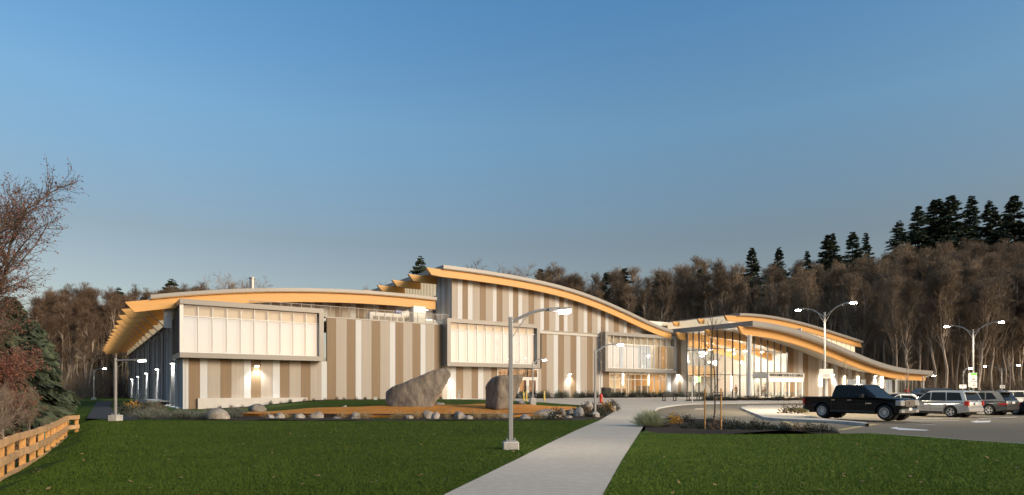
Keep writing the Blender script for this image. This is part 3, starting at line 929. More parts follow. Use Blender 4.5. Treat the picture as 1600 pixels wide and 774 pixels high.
# inside the hall
MB().box((ug0 - .3, 12, 0), (ug1 + 8, 12.2, 13)).build('interior_wall', M['int_wall'], B)
MB().box((ug0 + .2, GV + .2, FLZ - .35), (ug1 + 3, 12, FLZ)).build('interior_floor', M['int_floor'], B)
MB().box((ug0 + .2, 8.2, FLZ + 3.2), (ug1 + 3, 8.5, FLZ + 4.9)).build('mezzanine_front', M['int_wood'], B)
MB().box((ug0 + .2, 8.5, FLZ + 3.2), (ug1 + 3, 11.98, FLZ + 3.5)).build('mezzanine_floor', M['int_wall'], B)
MB().box((ug1 + 4.2, GV + .4, 0), (ug1 + 4.4, 12, 11)).build('interior_wall', M['int_wall'], B)
MB().box((ug0 + .02, WV + .7, 0), (ug0 + .2, 12, 11)).build('interior_wall', M['int_wood'], B)
for du in (1.2, 3.6, 6.3, 7.6, 9.6, 12.2):
    MB().box((ug0 + du, 11.9, FLZ + .5), (ug0 + du + .95, 11.96, FLZ + 2.2)).build('poster', M['sign_white'], B)
def bulb(parent, loc, e):
    d = bpy.data.lights.new('pendant_bulb', 'POINT'); d.energy = e; d.color = (1, .94, .84); d.shadow_soft_size = .12
    link('pendant_bulb', d, parent, loc)
for i, (px, py) in enumerate(((1096, 550), (1096.5, 556.5), (1110.5, 546.5), (1139, 547), (1146.5, 553), (1164, 548), (1190.5, 550))):
    v = -4.5 + (i % 3) * 1.5
    u, z = UZ(px, py, v)
    p = MB().lathe([(.05, .34), (.20, .20), (.30, 0)], 10, 0, 'z', (u, v, z))
    p.lathe([(.29, -.005), (.27, -.06), (.1, -.1)], 10, 1, 'z', (u, v, z))
    p.tube([(u, v, z + .33), (u, v, roofZ(max(u, c3[0][0])) - .02)], .012, 4, 2)
    p = p.build('pendant_light', [M['int_wall'], M['pend'], M['black']], B)
    bulb(p, (u, v, z - .2), 200)
u, z = UZ(1117, 567.5, -1)
MB().lathe([(.02, -.36), (.28, -.26), (.38, 0), (.28, .26), (.02, .36)], 12, 0, 'z', (u, -1, z)).build('pendant_light', M['pend'], B)
for du, v, e in ((5, 2.5, 330), (10, 2.5, 600), (14.5, 0, 720)):
    p = MB().lathe([(.05, .34), (.20, .20), (.30, 0)], 10, 0, 'z', (ug0 + du, v, 6.0)).lathe([(.29, -.005), (.27, -.06), (.1, -.1)], 10, 1, 'z', (ug0 + du, v, 6.0)).build('pendant_light', [M['int_wall'], M['pend']], B)
    bulb(p, (ug0 + du, v, 5.8), e)
u, z = UZ(1143, 600, 1)
MB().tube([(u, 1, z - 1.0), (u, 1, z + 1.2)], .1, 8).build('pendant_light', M['pend'], B)
u, z = UZ(1091.5, 593, 1.0)
MB().box((u - .45, 1.0, z - .42), (u + .45, 1.1, z + .42)).build('green_screen', M['greensign'], B)
MB().box((ug0 + 1.5, 4, FLZ), (ug0 + 6.5, 5, FLZ + 1.15)).build('counter', M['int_wood'], B)
def area(name, loc, sx, sy, e, col, parent, rx=0.0):
    d = bpy.data.lights.new(name, 'AREA'); d.shape = 'RECTANGLE'; d.size = sx; d.size_y = sy; d.energy = e; d.color = col
    o = link(name, d, parent, loc, (rx, 0, 0)); return o
area('room_ceiling_light', ((b3u0 + b3u1) / 2, 5, b3z0 - .15), 12, 3, 420, (1, .74, .45), B)
area('room_ceiling_light', ((b3u0 + b3u1) / 2, 3, b3z1 - .6), 12, 2, 260, (1, .82, .58), B)

# vestibule
vv = V(1200, U(1175, GV))
uv0, uv1 = U(1200, vv), U(1257, vv)
vz1 = ZZ(582.5, uv0, vv)
vsz = ZZ(591, uv0, vv)
ves = MB().box((uv0, vv, vsz), (uv1, GV - .12, vz1)).build('vestibule', M['sign_white'], B)
MB().box((uv0 - .03, vv - .03, vsz - .02), (uv0 - .001, GV - .12, vz1 + .02)).build('side_fascia', M['slate'], ves)
MB().box((uv0 - .02, vv - .04, vz1 + .002), (uv1 + .05, GV - .1, vz1 + .12)).build('coping', M['frame'], ves)
MB().box((uv0, vv + .01, FLZ), (uv0 + .22, vv + .25, vsz)).build('jamb', M['frame'], ves)
MB().box((uv1 - .25, vv + .01, FLZ), (uv1, vv + .25, vsz)).build('jamb', M['frame'], ves)
MB().box((uv0 + .22, vv + .02, vsz - .45), (uv1 - .25, vv + .2, vsz)).build('light_box', mat('lit_soffit', (.8, .75, .65), .6, emit=(1, .9, .7), estr=.35), ves)
nn = 5
for i in range(nn):
    a = uv0 + .3 + (uv1 - uv0 - .6) * i / nn
    b = uv0 + .3 + (uv1 - uv0 - .6) * (i + 1) / nn
    MB().box((a + .04, vv + .1, FLZ + .05), (b - .04, vv + .13, vsz - .47)).build('pane', M['glass_hall'], ves)
    MB().box((b - .05, vv + .06, FLZ), (b + .05, vv + .18, vsz - .45)).build('mullion', M['mull'], ves)
for i in range(2):
    a = vv + .2 + (GV - vv - .4) * i / 2
    b = vv + .2 + (GV - vv - .4) * (i + 1) / 2
    MB().box((uv0 + .05, a + .04, FLZ + .05), (uv0 + .08, b - .04, vsz - .05)).build('pane', M['glass_hall'], ves)
    MB().box((uv0 + .01, b - .05, FLZ), (uv0 + .12, b + .05, vsz - .02)).build('mullion', M['mull'], ves)
area('vestibule_light', ((uv0 + uv1) / 2, (vv + GV) / 2, vsz - .06), 6, 1.2, 320, (1, .93, .8), B)
def text(s, size, loc, m, parent, name, rx=R(90), width=None, ext=.02):
    c = bpy.data.curves.new(name, 'FONT'); c.body = s; c.size = size; c.extrude = ext; c.offset = .006 * size
    o = bpy.data.objects.new('tmp', c); COL.objects.link(o)
    bpy.context.view_layer.update()
    me = bpy.data.meshes.new_from_object(o.evaluated_get(bpy.context.evaluated_depsgraph_get()))
    bpy.data.objects.remove(o); 
    me.materials.clear(); me.materials.append(m)
    xs = [v.co.x for v in me.vertices]
    w = max(xs) - min(xs)
    ob = link(name, me, parent, loc, (rx, 0, 0))
    if width: ob.scale = (width / w, 1, 1)
    return ob
text('NORTH SURREY SPORT & ICE COMPLEX', .50, (uv0 + .35, vv - .035, vsz + .28), M['letter'], ves, 'sign_lettering', width=uv1 - uv0 - .8)

# right wing under the canopy
wH = MB().strip([(u, min(roofZ(u) - .02, 30)) for u in np.linspace(ug1, U(1432, GV), 20)], [(u, FLZ - .6) for u in np.linspace(ug1, U(1432, GV), 20)], GV + .02, GV + .3).build('right_wall', M['plinth'], B)
panels(wH, cuts('1231B 1240G 1248W 1254.5B 1263G 1274G 1279W 1285B 1290W 1294B 1299G 1303W 1309B 1315G 1325W 1331B 1337G 1346W 1351B 1362G 1372W 1377B 1388G 1400W 1406G 1418B 1424W 1431E'), GV, K(FLZ - .3), lambda u: roofZ(u) - .03)
MB().box((U(1432, GV), GV, FLZ - .6), (U(1432, GV) + .3, 14, roofZ(U(1432, GV)))).build('right_wall', M['brown'], B)
MB().box((ug1 + .5, 13.8, 0), (U(1432, GV), 14, 4.2)).build('right_wall', M['brown'], B)
def window(pxa, pxb, ya, yb, n, m='glass'):
    v = GV - .06
    ua, ub = U(pxa, v), U(pxb, v)
    za, zb = ZZ(yb, ua, v), ZZ(ya, ua, v)
    f = MB().box((ua, v - .08, zb - .1), (ub, v, zb)).box((ua, v - .08, za), (ub, v, za + .1)).box((ua, v - .078, za + .1), (ua + .1, v, zb - .1)).box((ub - .1, v - .078, za + .1), (ub, v, zb - .1)).build('window', M['mull'], B)
    for i in range(n):
        a, b = ua + .1 + (ub - ua - .2) * i / n, ua + .1 + (ub - ua - .2) * (i + 1) / n
        MB().box((a + .05, v - .04, za + .1), (b - .05, v - .02, zb - .1)).build('pane', M['glass'], f)
        MB().box((a + .03, v - .012, za + .1), (b - .03, v - .004, zb - .1)).build('blind', M[m if i % 3 != 2 else 'int_dark'], f)
        if i: MB().box((a - .05, v - .07, za + .1), (a + .05, v - .001, zb - .1)).build('mullion', M['mull'], f)
window(1323.5, 1352, 592, 606, 4, 'blind')
window(1382, 1404, 593, 615, 4, 'blind')
window(1401.5, 1431, 593.5, 615, 5, 'int_dark')
# steel columns
def column(px, v, r, zb, zt, name='column'):
    u = U(px, v)
    c = MB().tube([(u, v, zb), (u, v, zt)], r, 14).tube([(u, v, zb), (u, v, zb + .25)], r * 1.5, 14).tube([(u, v, zt - .15), (u, v, zt)], r * 1.25, 14)
    return c.build(name, M['mull'], B)
uc = U(1171, -11.2)
column(1171, -11.2, .27, gz(uc, -11.2) - .3, interp(b3, uc))
column(1443, -11.2, .10, gz(U(1443, -11.2), -11.2) - .3, interp(b3, U(1443, -11.2)) - .02)

# --- lamps on the walls: each is a fitting with its own lamp
def wall_lamp(u, v, z, nrm, e=60, w=.42):
    """nrm: 'front' throws down a front wall, 'side' down the left wall"""
    if nrm == 'front':
        o = MB().box((u - w / 2, v - .26, z), (u + w / 2, v, z + .10)).box((u - w / 2 + .04, v - .23, z - .012), (u + w / 2 - .04, v - .03, z - .002), 1).build('wall_lamp', [M['steel'], M['walllamp']], B)
        l = (u, v - .30, z - .06); rot = (R(-14), 0, 0)
    else:
        o = MB().box((u - .36, v - w / 2, z), (u, v + w / 2, z + .1)).box((u - .33, v - w / 2 + .04, z - .012), (u - .03, v + w / 2 - .04, z - .002), 1).build('wall_lamp', [M['steel'], M['walllamp']], B)
        l = (u - .34, v, z - .06); rot = (0, R(-12), 0)
    d = bpy.data.lights.new('wall_lamp_light', 'SPOT'); d.energy = e; d.spot_size = R(130); d.spot_blend = .8; d.shadow_soft_size = .08; d.color = (1, .98, .93)
    link('wall_lamp_light', d, o, l, rot)
    return o
for px, py in ((401, 572.5), (890, 585), (694, 580)):
    u, z = UZ(px, py, WV - .06)
    wall_lamp(u, WV - .06, z, 'front', 330)
v = (GB + WV) / 2; wall_lamp(ug0 - .06, v, ZZ(586, ug0, v), 'side', 220)
for px, py in ((1301, 585.5), (1367, 588)):
    u, z = UZ(px, py, GV - .06); wall_lamp(u, GV - .06, z, 'front', 420)
for px, py in ((271.4, 568.5), (246.5, 577.5), (229.5, 584), (216.7, 589), (206.8, 593)):
    v = V(px, -.15); z = ZZ(py, -.15, v)
    wall_lamp(-.06, v, z, 'side', 260, w=.9)
for px, ya, yb in ((1283.5, 586, 604), (1320.5, 588, 605), (1342, 588.5, 605), (1379.5, 588.5, 606)):
    v = GV - .28
    u = U(px, v)
    sc = MB().box((u - .13, v, ZZ(yb, u, v)), (u + .13, v + .18, ZZ(ya, u, v))).build('wall_sconce', M['sconce'], B)
    MB().box((u - .16, v - .01, ZZ(yb, u, v) - .08), (u + .16, v + .2, ZZ(yb, u, v) - .002)).build('cap', M['steel'], sc)
# downpipes on the left wall
for px in (271, 256, 243, 234.5, 226, 219, 212.5, 206):
    v = V(px, -.12)
    MB().tube([(-.22, v, SZ - .3), (-.22, v, .45), (-.35, v, .2), (-1.5, v, .05)], .10, 8).build('downpipe', M['frame'], B)
# dark infill so the hall volume is closed: back and far side walls
MB().box((.3, 81.5, -1), (100, 81.8, 9)).build('rear_wall', M['slate2'], B)

# metal stair against the left wall
st = thing('metal_stair', 'grey metal stair with rails against the dark side wall', 'stair', (*f2w(0, 0), 0), ANG)
va, vb_, vc = V(249, -1.2), V(232, -1.2), V(186, -3.0)
zl = ZZ(626, -1.2, va)
g = MB()
MB().box((-2.2, va, zl - .12), (-.35, vb_, zl)).build('landing', M['steel'], st)
N = 12
for i in range(N):
    v = vb_ + (i + .0) * 1.0
    MB().box((-2.2, v, zl - (i + 1) * .14 - .06), (-.5, v + 1.0, zl - (i + 1) * .14)).build('step', M['steel'], st)
MB().bar((-2.25, vb_, zl - .1), (-2.25, vb_ + N, zl - N * .14 - .1), .06, .3).build('stringer', M['steel'], st)
MB().bar((-2.25, va, zl - .1), (-2.25, vb_, zl - .1), .06, .3).build('stringer', M['steel'], st)
rl = MB()
for h in (1.05, .55):
    rl.tube([(-2.25, va, zl + h), (-2.25, vb_, zl + h), (-2.25, vb_ + N, zl - N * .14 + h)], .025, 6)
rl.build('handrail', M['steel'], st)
for i in range(28):
    v = va + (vb_ + N - va) * i / 27
    zz = zl if v < vb_ else zl - (v - vb_) * .14
    MB().tube([(-2.25, v, zz), (-2.25, v, zz + 1.05)], .018, 5).build('baluster', M['steel'], st)
for v in (va + .3, vb_ - .2):
    MB().box((-2.2, v - .06, -.4), (-2.08, v + .06, zl - .12)).build('post', M['steel'], st)

# cream clerestory under the upper entrance roof
tu = UZ(1133, 491.5, L4[0])[0] + 1.5
cl4 = MB().box((tu, L4[0] + .5, 9.6), (tu + .2, 17.5, c4[0][1] - .36)).build('clerestory', M['cleres'], B)
us = np.linspace(tu + .25, c4[-1][0] - 1.2, 24)
cl5 = MB().strip([(u, interp(b4[1:], u) + .4) for u in us], [(u, interp(c3, u) - .3) for u in us], L4[0] + .4, L4[0] + .6).build('clerestory', M['cleres'], B)
for u in us[1:-1]:
    MB().box((u - .04, L4[0] + .34, interp(c3, u) - .2), (u + .04, L4[0] + .398, interp(b4[1:], u) + .2)).build('mullion', M['soffit'], cl5)
# lamp over the terrace
u, z = UZ(668, 470, 3.4)
wall_lamp(u, 3.9, TOPZ + 1.9, 'front', 260)

# white plant standing on the terrace
def unit(px, y0, y1, w, v, name, label, dark=False):
    u = U(px, v); zb = TOPZ - .25; zt = ZZ(y0, u, v)
    t = thing(name, label, 'ventilation unit', (*f2w(u, v), zb), ANG)
    h = zt - zb
    return t, h
wm = mat('unit_white', (.78, .77, .74), .35, var=.03, scale=2)
t, h = unit(608, 480, 0, 2, 3.0, 'ventilation_unit', 'low white ventilation unit behind the terrace glass balustrade')
MB().bevbox((-2.4, -.5, 0), (1.6, .5, 1.35), .06).build('casing', wm, t)
for k in range(5): MB().box((-2.0 + k * .7, -.53, .2), (-1.45 + k * .7, -.501, .95)).build('louvre', M['frame'], t)
t, h = unit(630, 470, 0, 1.2, 3.2, 'ventilation_unit', 'white curved duct with blue cap behind the balustrade')
MB().tube([(-.9, 0, .1), (-.7, 0, .8), (-.2, 0, 1.3), (.6, 0, 1.5)], [.45, .45, .42, .4], 14).build('duct', wm, t, True)
MB().box((-1.0, -.35, 1.5), (-.35, .35, 1.75)).build('cap', mat('cap_blue', (.06, .14, .42), .4), t)
t, h = unit(652, 466, 0, 1.2, 3.0, 'ventilation_unit', 'tall white ventilation unit standing against the tall hall')
MB().bevbox((-.75, -.6, 0), (.75, .6, 2.35), .05).build('casing', wm, t)
MB().tube([(.6, 0, .6), (1.4, 0, .7), (2.4, 0, .6)], .35, 12).build('duct', wm, t, True)
# ------------------------------------------------------------------ trees
def nrm(a):
    return a / np.maximum(np.linalg.norm(a, axis=-1, keepdims=True), 1e-9)
def grow(par, n, k, lens, ang, up, tmin, rg, jit=.18, tpow=1.0, lentaper=.5):
    N, Kp, _ = par.shape
    t = tmin + (1 - tmin) * rg.random((N, n)) ** tpow
    f = np.clip(t, 0, .999) * (Kp - 1)
    i = f.astype(int); fr = (f - i)[..., None]
    idx = np.arange(N)[:, None]
    a, b = par[idx, i], par[idx, i + 1]
    st = a + (b - a) * fr
    tan = nrm(b - a)
    r = nrm(np.cross(tan, rg.normal(size=tan.shape)))
    an = R(1) * (ang + rg.normal(size=(N, n, 1)) * ang * .22)
    d = nrm(tan * np.cos(an) + r * np.sin(an) + np.array([0, 0, up]))
    L = lens * (1 - lentaper * (t - tmin) / (1 - tmin)) * (.65 + .7 * rg.random((N, n)))
    pts = [st]
    for j in range(k):
        pts.append(pts[-1] + d * (L / k)[..., None])
        d = nrm(d + rg.normal(size=d.shape) * jit + np.array([0, 0, up * .35]))
    return np.stack(pts, 2).reshape(N * n, k + 1, 3), t.reshape(-1)
def ribbons(poly, r0, r1, sides, rg):
    """polylines [N,K,3] to tapered tubes (sides>=3) or flat twigs (sides==2)"""
    N, Kp, _ = poly.shape
    d = nrm(np.gradient(poly, axis=1))
    ref = nrm(rg.normal(size=(N, 1, 3)))
    a = nrm(np.cross(d, ref)); b = np.cross(d, a)
    rad = np.linspace(0, 1, Kp)[None, :, None]
    r0 = np.asarray(r0).reshape(-1, 1, 1) if np.ndim(r0) else r0
    r1 = np.asarray(r1).reshape(-1, 1, 1) if np.ndim(r1) else r1
    rr = r0 + (r1 - r0) * rad
    ring = []
    for s in range(sides):
        th = 2 * math.pi * s / sides
        ring.append(poly + (a * math.cos(th) + b * math.sin(th)) * rr)
    v = np.stack(ring, 2)                      # N,K,S,3
    id_ = np.arange(N * Kp * sides).reshape(N, Kp, sides)
    fs = []
    for s in range(sides if sides > 2 else 1):
        s2 = (s + 1) % sides
        fs.append(np.stack([id_[:, :-1, s], id_[:, :-1, s2], id_[:, 1:, s2], id_[:, 1:, s]], -1).reshape(-1, 4))
    return v.reshape(-1, 3), np.concatenate(fs)
def np_mesh(name, parts, m, smooth=True):
    vs, qs, o = [], [], 0
    for v, q in parts:
        vs.append(v); qs.append(q + o); o += len(v)
    v = np.concatenate(vs).astype(np.float32); q = np.concatenate(qs).astype(np.int32)
    k = q.shape[1]
    me = bpy.data.meshes.new(name)
    me.vertices.add(len(v)); me.vertices.foreach_set('co', v.ravel())
    me.loops.add(q.size); me.loops.foreach_set('vertex_index', q.ravel())
    me.polygons.add(len(q)); me.polygons.foreach_set('loop_start', np.arange(len(q), dtype=np.int32) * k)
    me.update(calc_edges=True)
    if smooth: me.shade_smooth()
    for x in (m if isinstance(m, (list, tuple)) else [m]): me.materials.append(x)
    return me

M['bark_pale'] = mat('bark_pale', (.44, .35, .265), .9, var=.35, scale=2.5, stretch=(1, 1, .25), rand=.35)
M['bark'] = mat('bark_brown', (.14, .10, .075), .9, var=.35, scale=2.5, stretch=(1, 1, .25), rand=.3)
M['twig'] = mat('twig_brown', (.205, .150, .098), .9, rand=.5)
M['twig_grey'] = mat('twig_grey', (.25, .185, .135), .9, rand=.25)
M['bud'] = mat('bud_russet', (.21, .085, .058), .8, rand=.2)
M['needle'] = mat('needle_dark', (.042, .058, .040), .85, col2=(.095, .118, .070), scale=.35, rand=.3, spec=.2)
M['cbark'] = mat('conifer_bark', (.06, .042, .032), .9, var=.2)

def bare_meshes(seed, H, form):
    rg = np.random.default_rng(seed)
    # stem, upright with a slight wander
    n = 9
    p = np.zeros((1, n, 3)); p[0, :, 2] = np.linspace(0, H * .93, n)
    p[0, 1:, :2] = np.cumsum(rg.normal(size=(n - 1, 2)) * H * .011, 0)
    r0 = H * .0110 if form != 'broad' else H * .012
    if form == 'tall':
        l1, t1 = grow(p, 30, 5, H * .30, 32, .36, .34, rg, .10, 1.0, .70)
        l2, _ = grow(l1, 9, 3, H * .095, 40, .16, .15, rg, .2)
        l3, _ = grow(l2, 5, 2, H * .058, 34, .2, .1, rg, .2)
        l4, _ = grow(l3, 4, 1, H * .038, 32, .2, .05, rg)
    elif form == 'thin':
        l1, t1 = grow(p, 36, 4, H * .20, 36, .30, .36, rg, .12, .9, .6)
        l2, _ = grow(l1, 8, 3, H * .075, 42, .12, .15, rg, .2)
        l3, _ = grow(l2, 5, 2, H * .050, 36, .16, .1, rg, .2)
        l4, _ = grow(l3, 4, 1, H * .036, 32, .2, .05, rg)
    else:
        p[0, :, 2] *= .70
        l1, t1 = grow(p, 24, 5, H * .48, 44, .20, .22, rg, .14, 1.0, .45)
        l2, _ = grow(l1, 11, 3, H * .14, 42, .10, .2, rg, .22)
        l3, _ = grow(l2, 7, 2, H * .075, 40, .08, .1, rg, .25)
        l4, _ = grow(l3, 4, 1, H * .042, 38, .06, .05, rg)
    trunk = np_mesh('trunk', [ribbons(p, r0, r0 * .22, 7, rg), ribbons(l1, r0 * .26, r0 * .06, 4, rg)], M['bark_pale'])
    tw = .013 * H / 22
    crown = np_mesh('crown', [ribbons(l2, tw * 2.2, tw * 1.0, 3, rg), ribbons(l3, tw * 1.25, tw * .8, 2, rg), ribbons(l4, tw * 1.05, tw * .5, 2, rg)], M['twig'] if form != 'broad' else M['twig_grey'])
    return trunk, crown

def conifer_meshes(seed, H, Rr, nb=150, droop=.35, bare=.10, ragged=.3):
    rg = np.random.default_rng(seed)
    p = np.zeros((1, 6, 3)); p[0, :, 2] = np.linspace(0, H, 6)
    p[0, 1:-1, :2] += rg.normal(size=(4, 2)) * .05
    t = np.sort(bare + (1 - bare) * rg.random(nb) ** .85)
    prof = np.minimum((1 - t) ** .95, .35 + 1.6 * (t - bare + .12)) * (1 - ragged / 2 + ragged * rg.random(nb)) + .03
    L = Rr * prof
    az = rg.random(nb) * 2 * math.pi
    el = R(8) + (t - .55) * .9
    K_ = 5
    s = np.linspace(0, 1, K_)
    dirx, diry = np.cos(az), np.sin(az)
    br = np.zeros((nb, K_, 3))
    br[:, :, 0] = dirx[:, None] * L[:, None] * s
    br[:, :, 1] = diry[:, None] * L[:, None] * s
    br[:, :, 2] = (t * H)[:, None] + L[:, None] * (np.sin(el)[:, None] * s - droop * s ** 2 + .12 * s ** 4)
    limbs = ribbons(br, .02 + L * .012, .01, 3, rg)
    # foliage sprays: drooping leaf-sized blades hung along each limb
    m = 44
    q = rg.random((nb, m)) ** .75 * .97 + .03
    f = q * (K_ - 1); i = np.minimum(f.astype(int), K_ - 2); fr = (f - i)[..., None]
    idx = np.arange(nb)[:, None]
    c = br[idx, i] + (br[idx, i + 1] - br[idx, i]) * fr
    ln = (L[:, None] * .24 + .34) * (.6 + .8 * rg.random((nb, m)))
    side = np.stack([-np.sin(az), np.cos(az), np.zeros(nb)], -1)[:, None, :] * (rg.random((nb, m, 1)) * 2 - 1)
    out = np.stack([dirx, diry, np.zeros(nb)], -1)[:, None, :]
    d = nrm(out * .55 + side * 1.1 + np.array([0, 0, -1]) * (.15 + .6 * rg.random((nb, m, 1))) + rg.normal(size=(nb, m, 3)) * .15)
    w = nrm(np.cross(d, rg.normal(size=d.shape))) * (ln * .17)[..., None]
    tip = c + d * ln[..., None]
    mid = c + d * ln[..., None] * .45
    quad = np.stack([c, mid + w, tip, mid - w], 2).reshape(-1, 3)
    fol = (quad, np.arange(len(quad)).reshape(-1, 4))
    trunk = np_mesh('trunk', [ribbons(p, H * .011, .02, 7, rg), limbs], M['cbark'])
    crown = np_mesh('crown', [fol], M['needle'], False)
    return trunk, crown

BT = [bare_meshes(11, 24, 'tall'), bare_meshes(12, 24, 'tall'), bare_meshes(13, 24, 'thin'), bare_meshes(14, 24, 'thin'), bare_meshes(15, 20, 'broad'), bare_meshes(16, 20, 'broad'), bare_meshes(17, 24, 'tall')]
CT = [conifer_meshes(31, 28, 5.2, 250, .36, .06, .8), conifer_meshes(32, 28, 4.6, 220, .30, .1, .9), conifer_meshes(33, 28, 6.0, 260, .42, .06, .8), conifer_meshes(34, 24, 4.0, 200, .25, .08, .9)]
M['twig_shaded'] = mat('twig_shaded', (.135, .088, .055), .9, rand=.4)  # brown twigs darkened: the shade over the left wood is put into their colour
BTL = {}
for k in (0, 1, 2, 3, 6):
    cm = BT[k][1].copy(); cm.materials[0] = M['twig_shaded']
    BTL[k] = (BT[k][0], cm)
def plant(name, meshes, X, Y, z, s, sz, label, cat, group=None, rot=None, tilt=0.0):
    t = thing(name, label, cat, (X, Y, z), rnd.random() * 6.28 if rot is None else rot, group)
    t.scale = (s, s, sz)
    if tilt: t.rotation_euler = (rnd.uniform(-tilt, tilt), rnd.uniform(-tilt, tilt), t.rotation_euler.z)
    link('trunk', meshes[0], t); link('crown', meshes[1], t)
    return t
def tree_to(px, Y, ytop, meshes, H, label, cat, name, group=None, fat=1.0):
    """a tree standing at distance Y on the sight line px whose top shows at ytop"""
    X = (px - 800) / F * Y
    z = height(X, Y) - .2
    need = EYE + (611 - ytop) * Y / F - z
    s = need / H
    return plant(name, meshes, X, Y, z, s * fat, s, label, cat, group, tilt=.03)

# skyline of the wood: x and y of its upper edge in the photograph
SKY = [(-60, 440), (60, 462), (95, 462), (130, 456), (170, 462), (205, 452), (240, 456), (330, 452), (560, 440), (680, 430), (760, 412), (800, 412), (830, 420), (880, 422), (930, 436), (990, 432), (1050, 425), (1090, 412), (1120, 412), (1160, 420), (1230, 412), (1300, 412), (1370, 400), (1420, 392), (1480, 386), (1560, 388), (1600, 384), (1700, 380)]
def skyline(px): return float(np.interp(px, [s[0] for s in SKY], [s[1] for s in SKY]))
def inside_building(X, Y):
    u, v = w2f(X, Y)
    return (-6 < u < 28 and -20 < v < 86) or (-6 < u < 112 and -20 < v < 44)
LW = ('bare brown tree in the crowded wood on the hill behind the car park', 'bare trees of the wood behind the car park')
MW = ('bare brown tree in the wood rising behind the curved roofs', 'bare trees of the wood behind the roofs')
KW = ('bare brown tree in the wood at the end of the dark path', 'bare trees of the wood left of the complex')
def forest_label(px, k):
    kind = {0: 'tall', 1: 'tall', 6: 'tall', 2: 'slender', 3: 'slender', 4: 'rounded', 5: 'rounded'}[k]
    for lim, where in ((1000, 'behind the slope of the tall roof'), (1240, 'behind the entrance roofs'), (1400, 'between the entrance roofs and the tall hilltop conifers'), (1520, 'behind the silver SUV'), (9999, 'at the right edge beyond the car park')):
        if px < lim: break
    return (kind + ' bare tree in the brown wood ' + where, kind + ' bare trees ' + where)
def left_label(px, k):
    kind = {0: 'tall', 1: 'tall', 6: 'tall', 2: 'slender', 3: 'slender', 4: 'rounded', 5: 'rounded'}[k]
    where = 'beyond the fence at left' if px < 110 else ('at the end of the dark path' if px < 180 else 'behind the left roof overhang')
    return (kind + ' bare tree in the brown wood ' + where, kind + ' bare trees ' + where)
count = 0
for row, (Y0, lift) in enumerate(((116, 46), (128, 30), (141, 14), (156, 4), (172, -3))):
    px = 1010 + row * 6 if row > 1 else 1400 + row * 5
    if row in (1,): px = 1330
    if row == 2: px = 1130
    if row == 3: px = 850
    if row == 4: px = 860
    while px < 1680:
        Y = Y0 + rnd.uniform(-5, 5)
        X = (px - 800) / F * Y
        if not inside_building(X, Y):
            yt = skyline(px) + lift + rnd.uniform(-6, 22)
            k = rnd.choice((0, 1, 2, 3, 6, 2, 3, 6))
            lab = forest_label(px, k)
            H = 24 if k not in (4, 5) else 20
            tree_to(px, Y, yt, BT[k], H, lab[0], 'tree', 'bare_tree', lab[1], rnd.uniform(.85, 1.2))
            count += 1
        px += rnd.uniform(11, 22) * (1.0 if row < 3 else .9)
for px in range(60, 330, 8):
    for Y0 in (108, 128, 146):
        p2 = px + rnd.uniform(-7, 7)
        Y = Y0 + rnd.uniform(-7, 7)
        X = (p2 - 800) / F * Y
        if inside_building(X, Y) or (Y0 < 120 and p2 > 175): continue
        k = rnd.choice((2, 3, 0, 1, 2, 3))
        yt = skyline(p2) + rnd.uniform(-4, 26) + (26 if Y0 < 120 else 0)
        tree_to(p2, Y, yt, BTL[k], 24, *(lambda q: (q[0], 'tree', 'bare_tree', q[1]))(left_label(p2, k)), rnd.uniform(.8, 1.1))
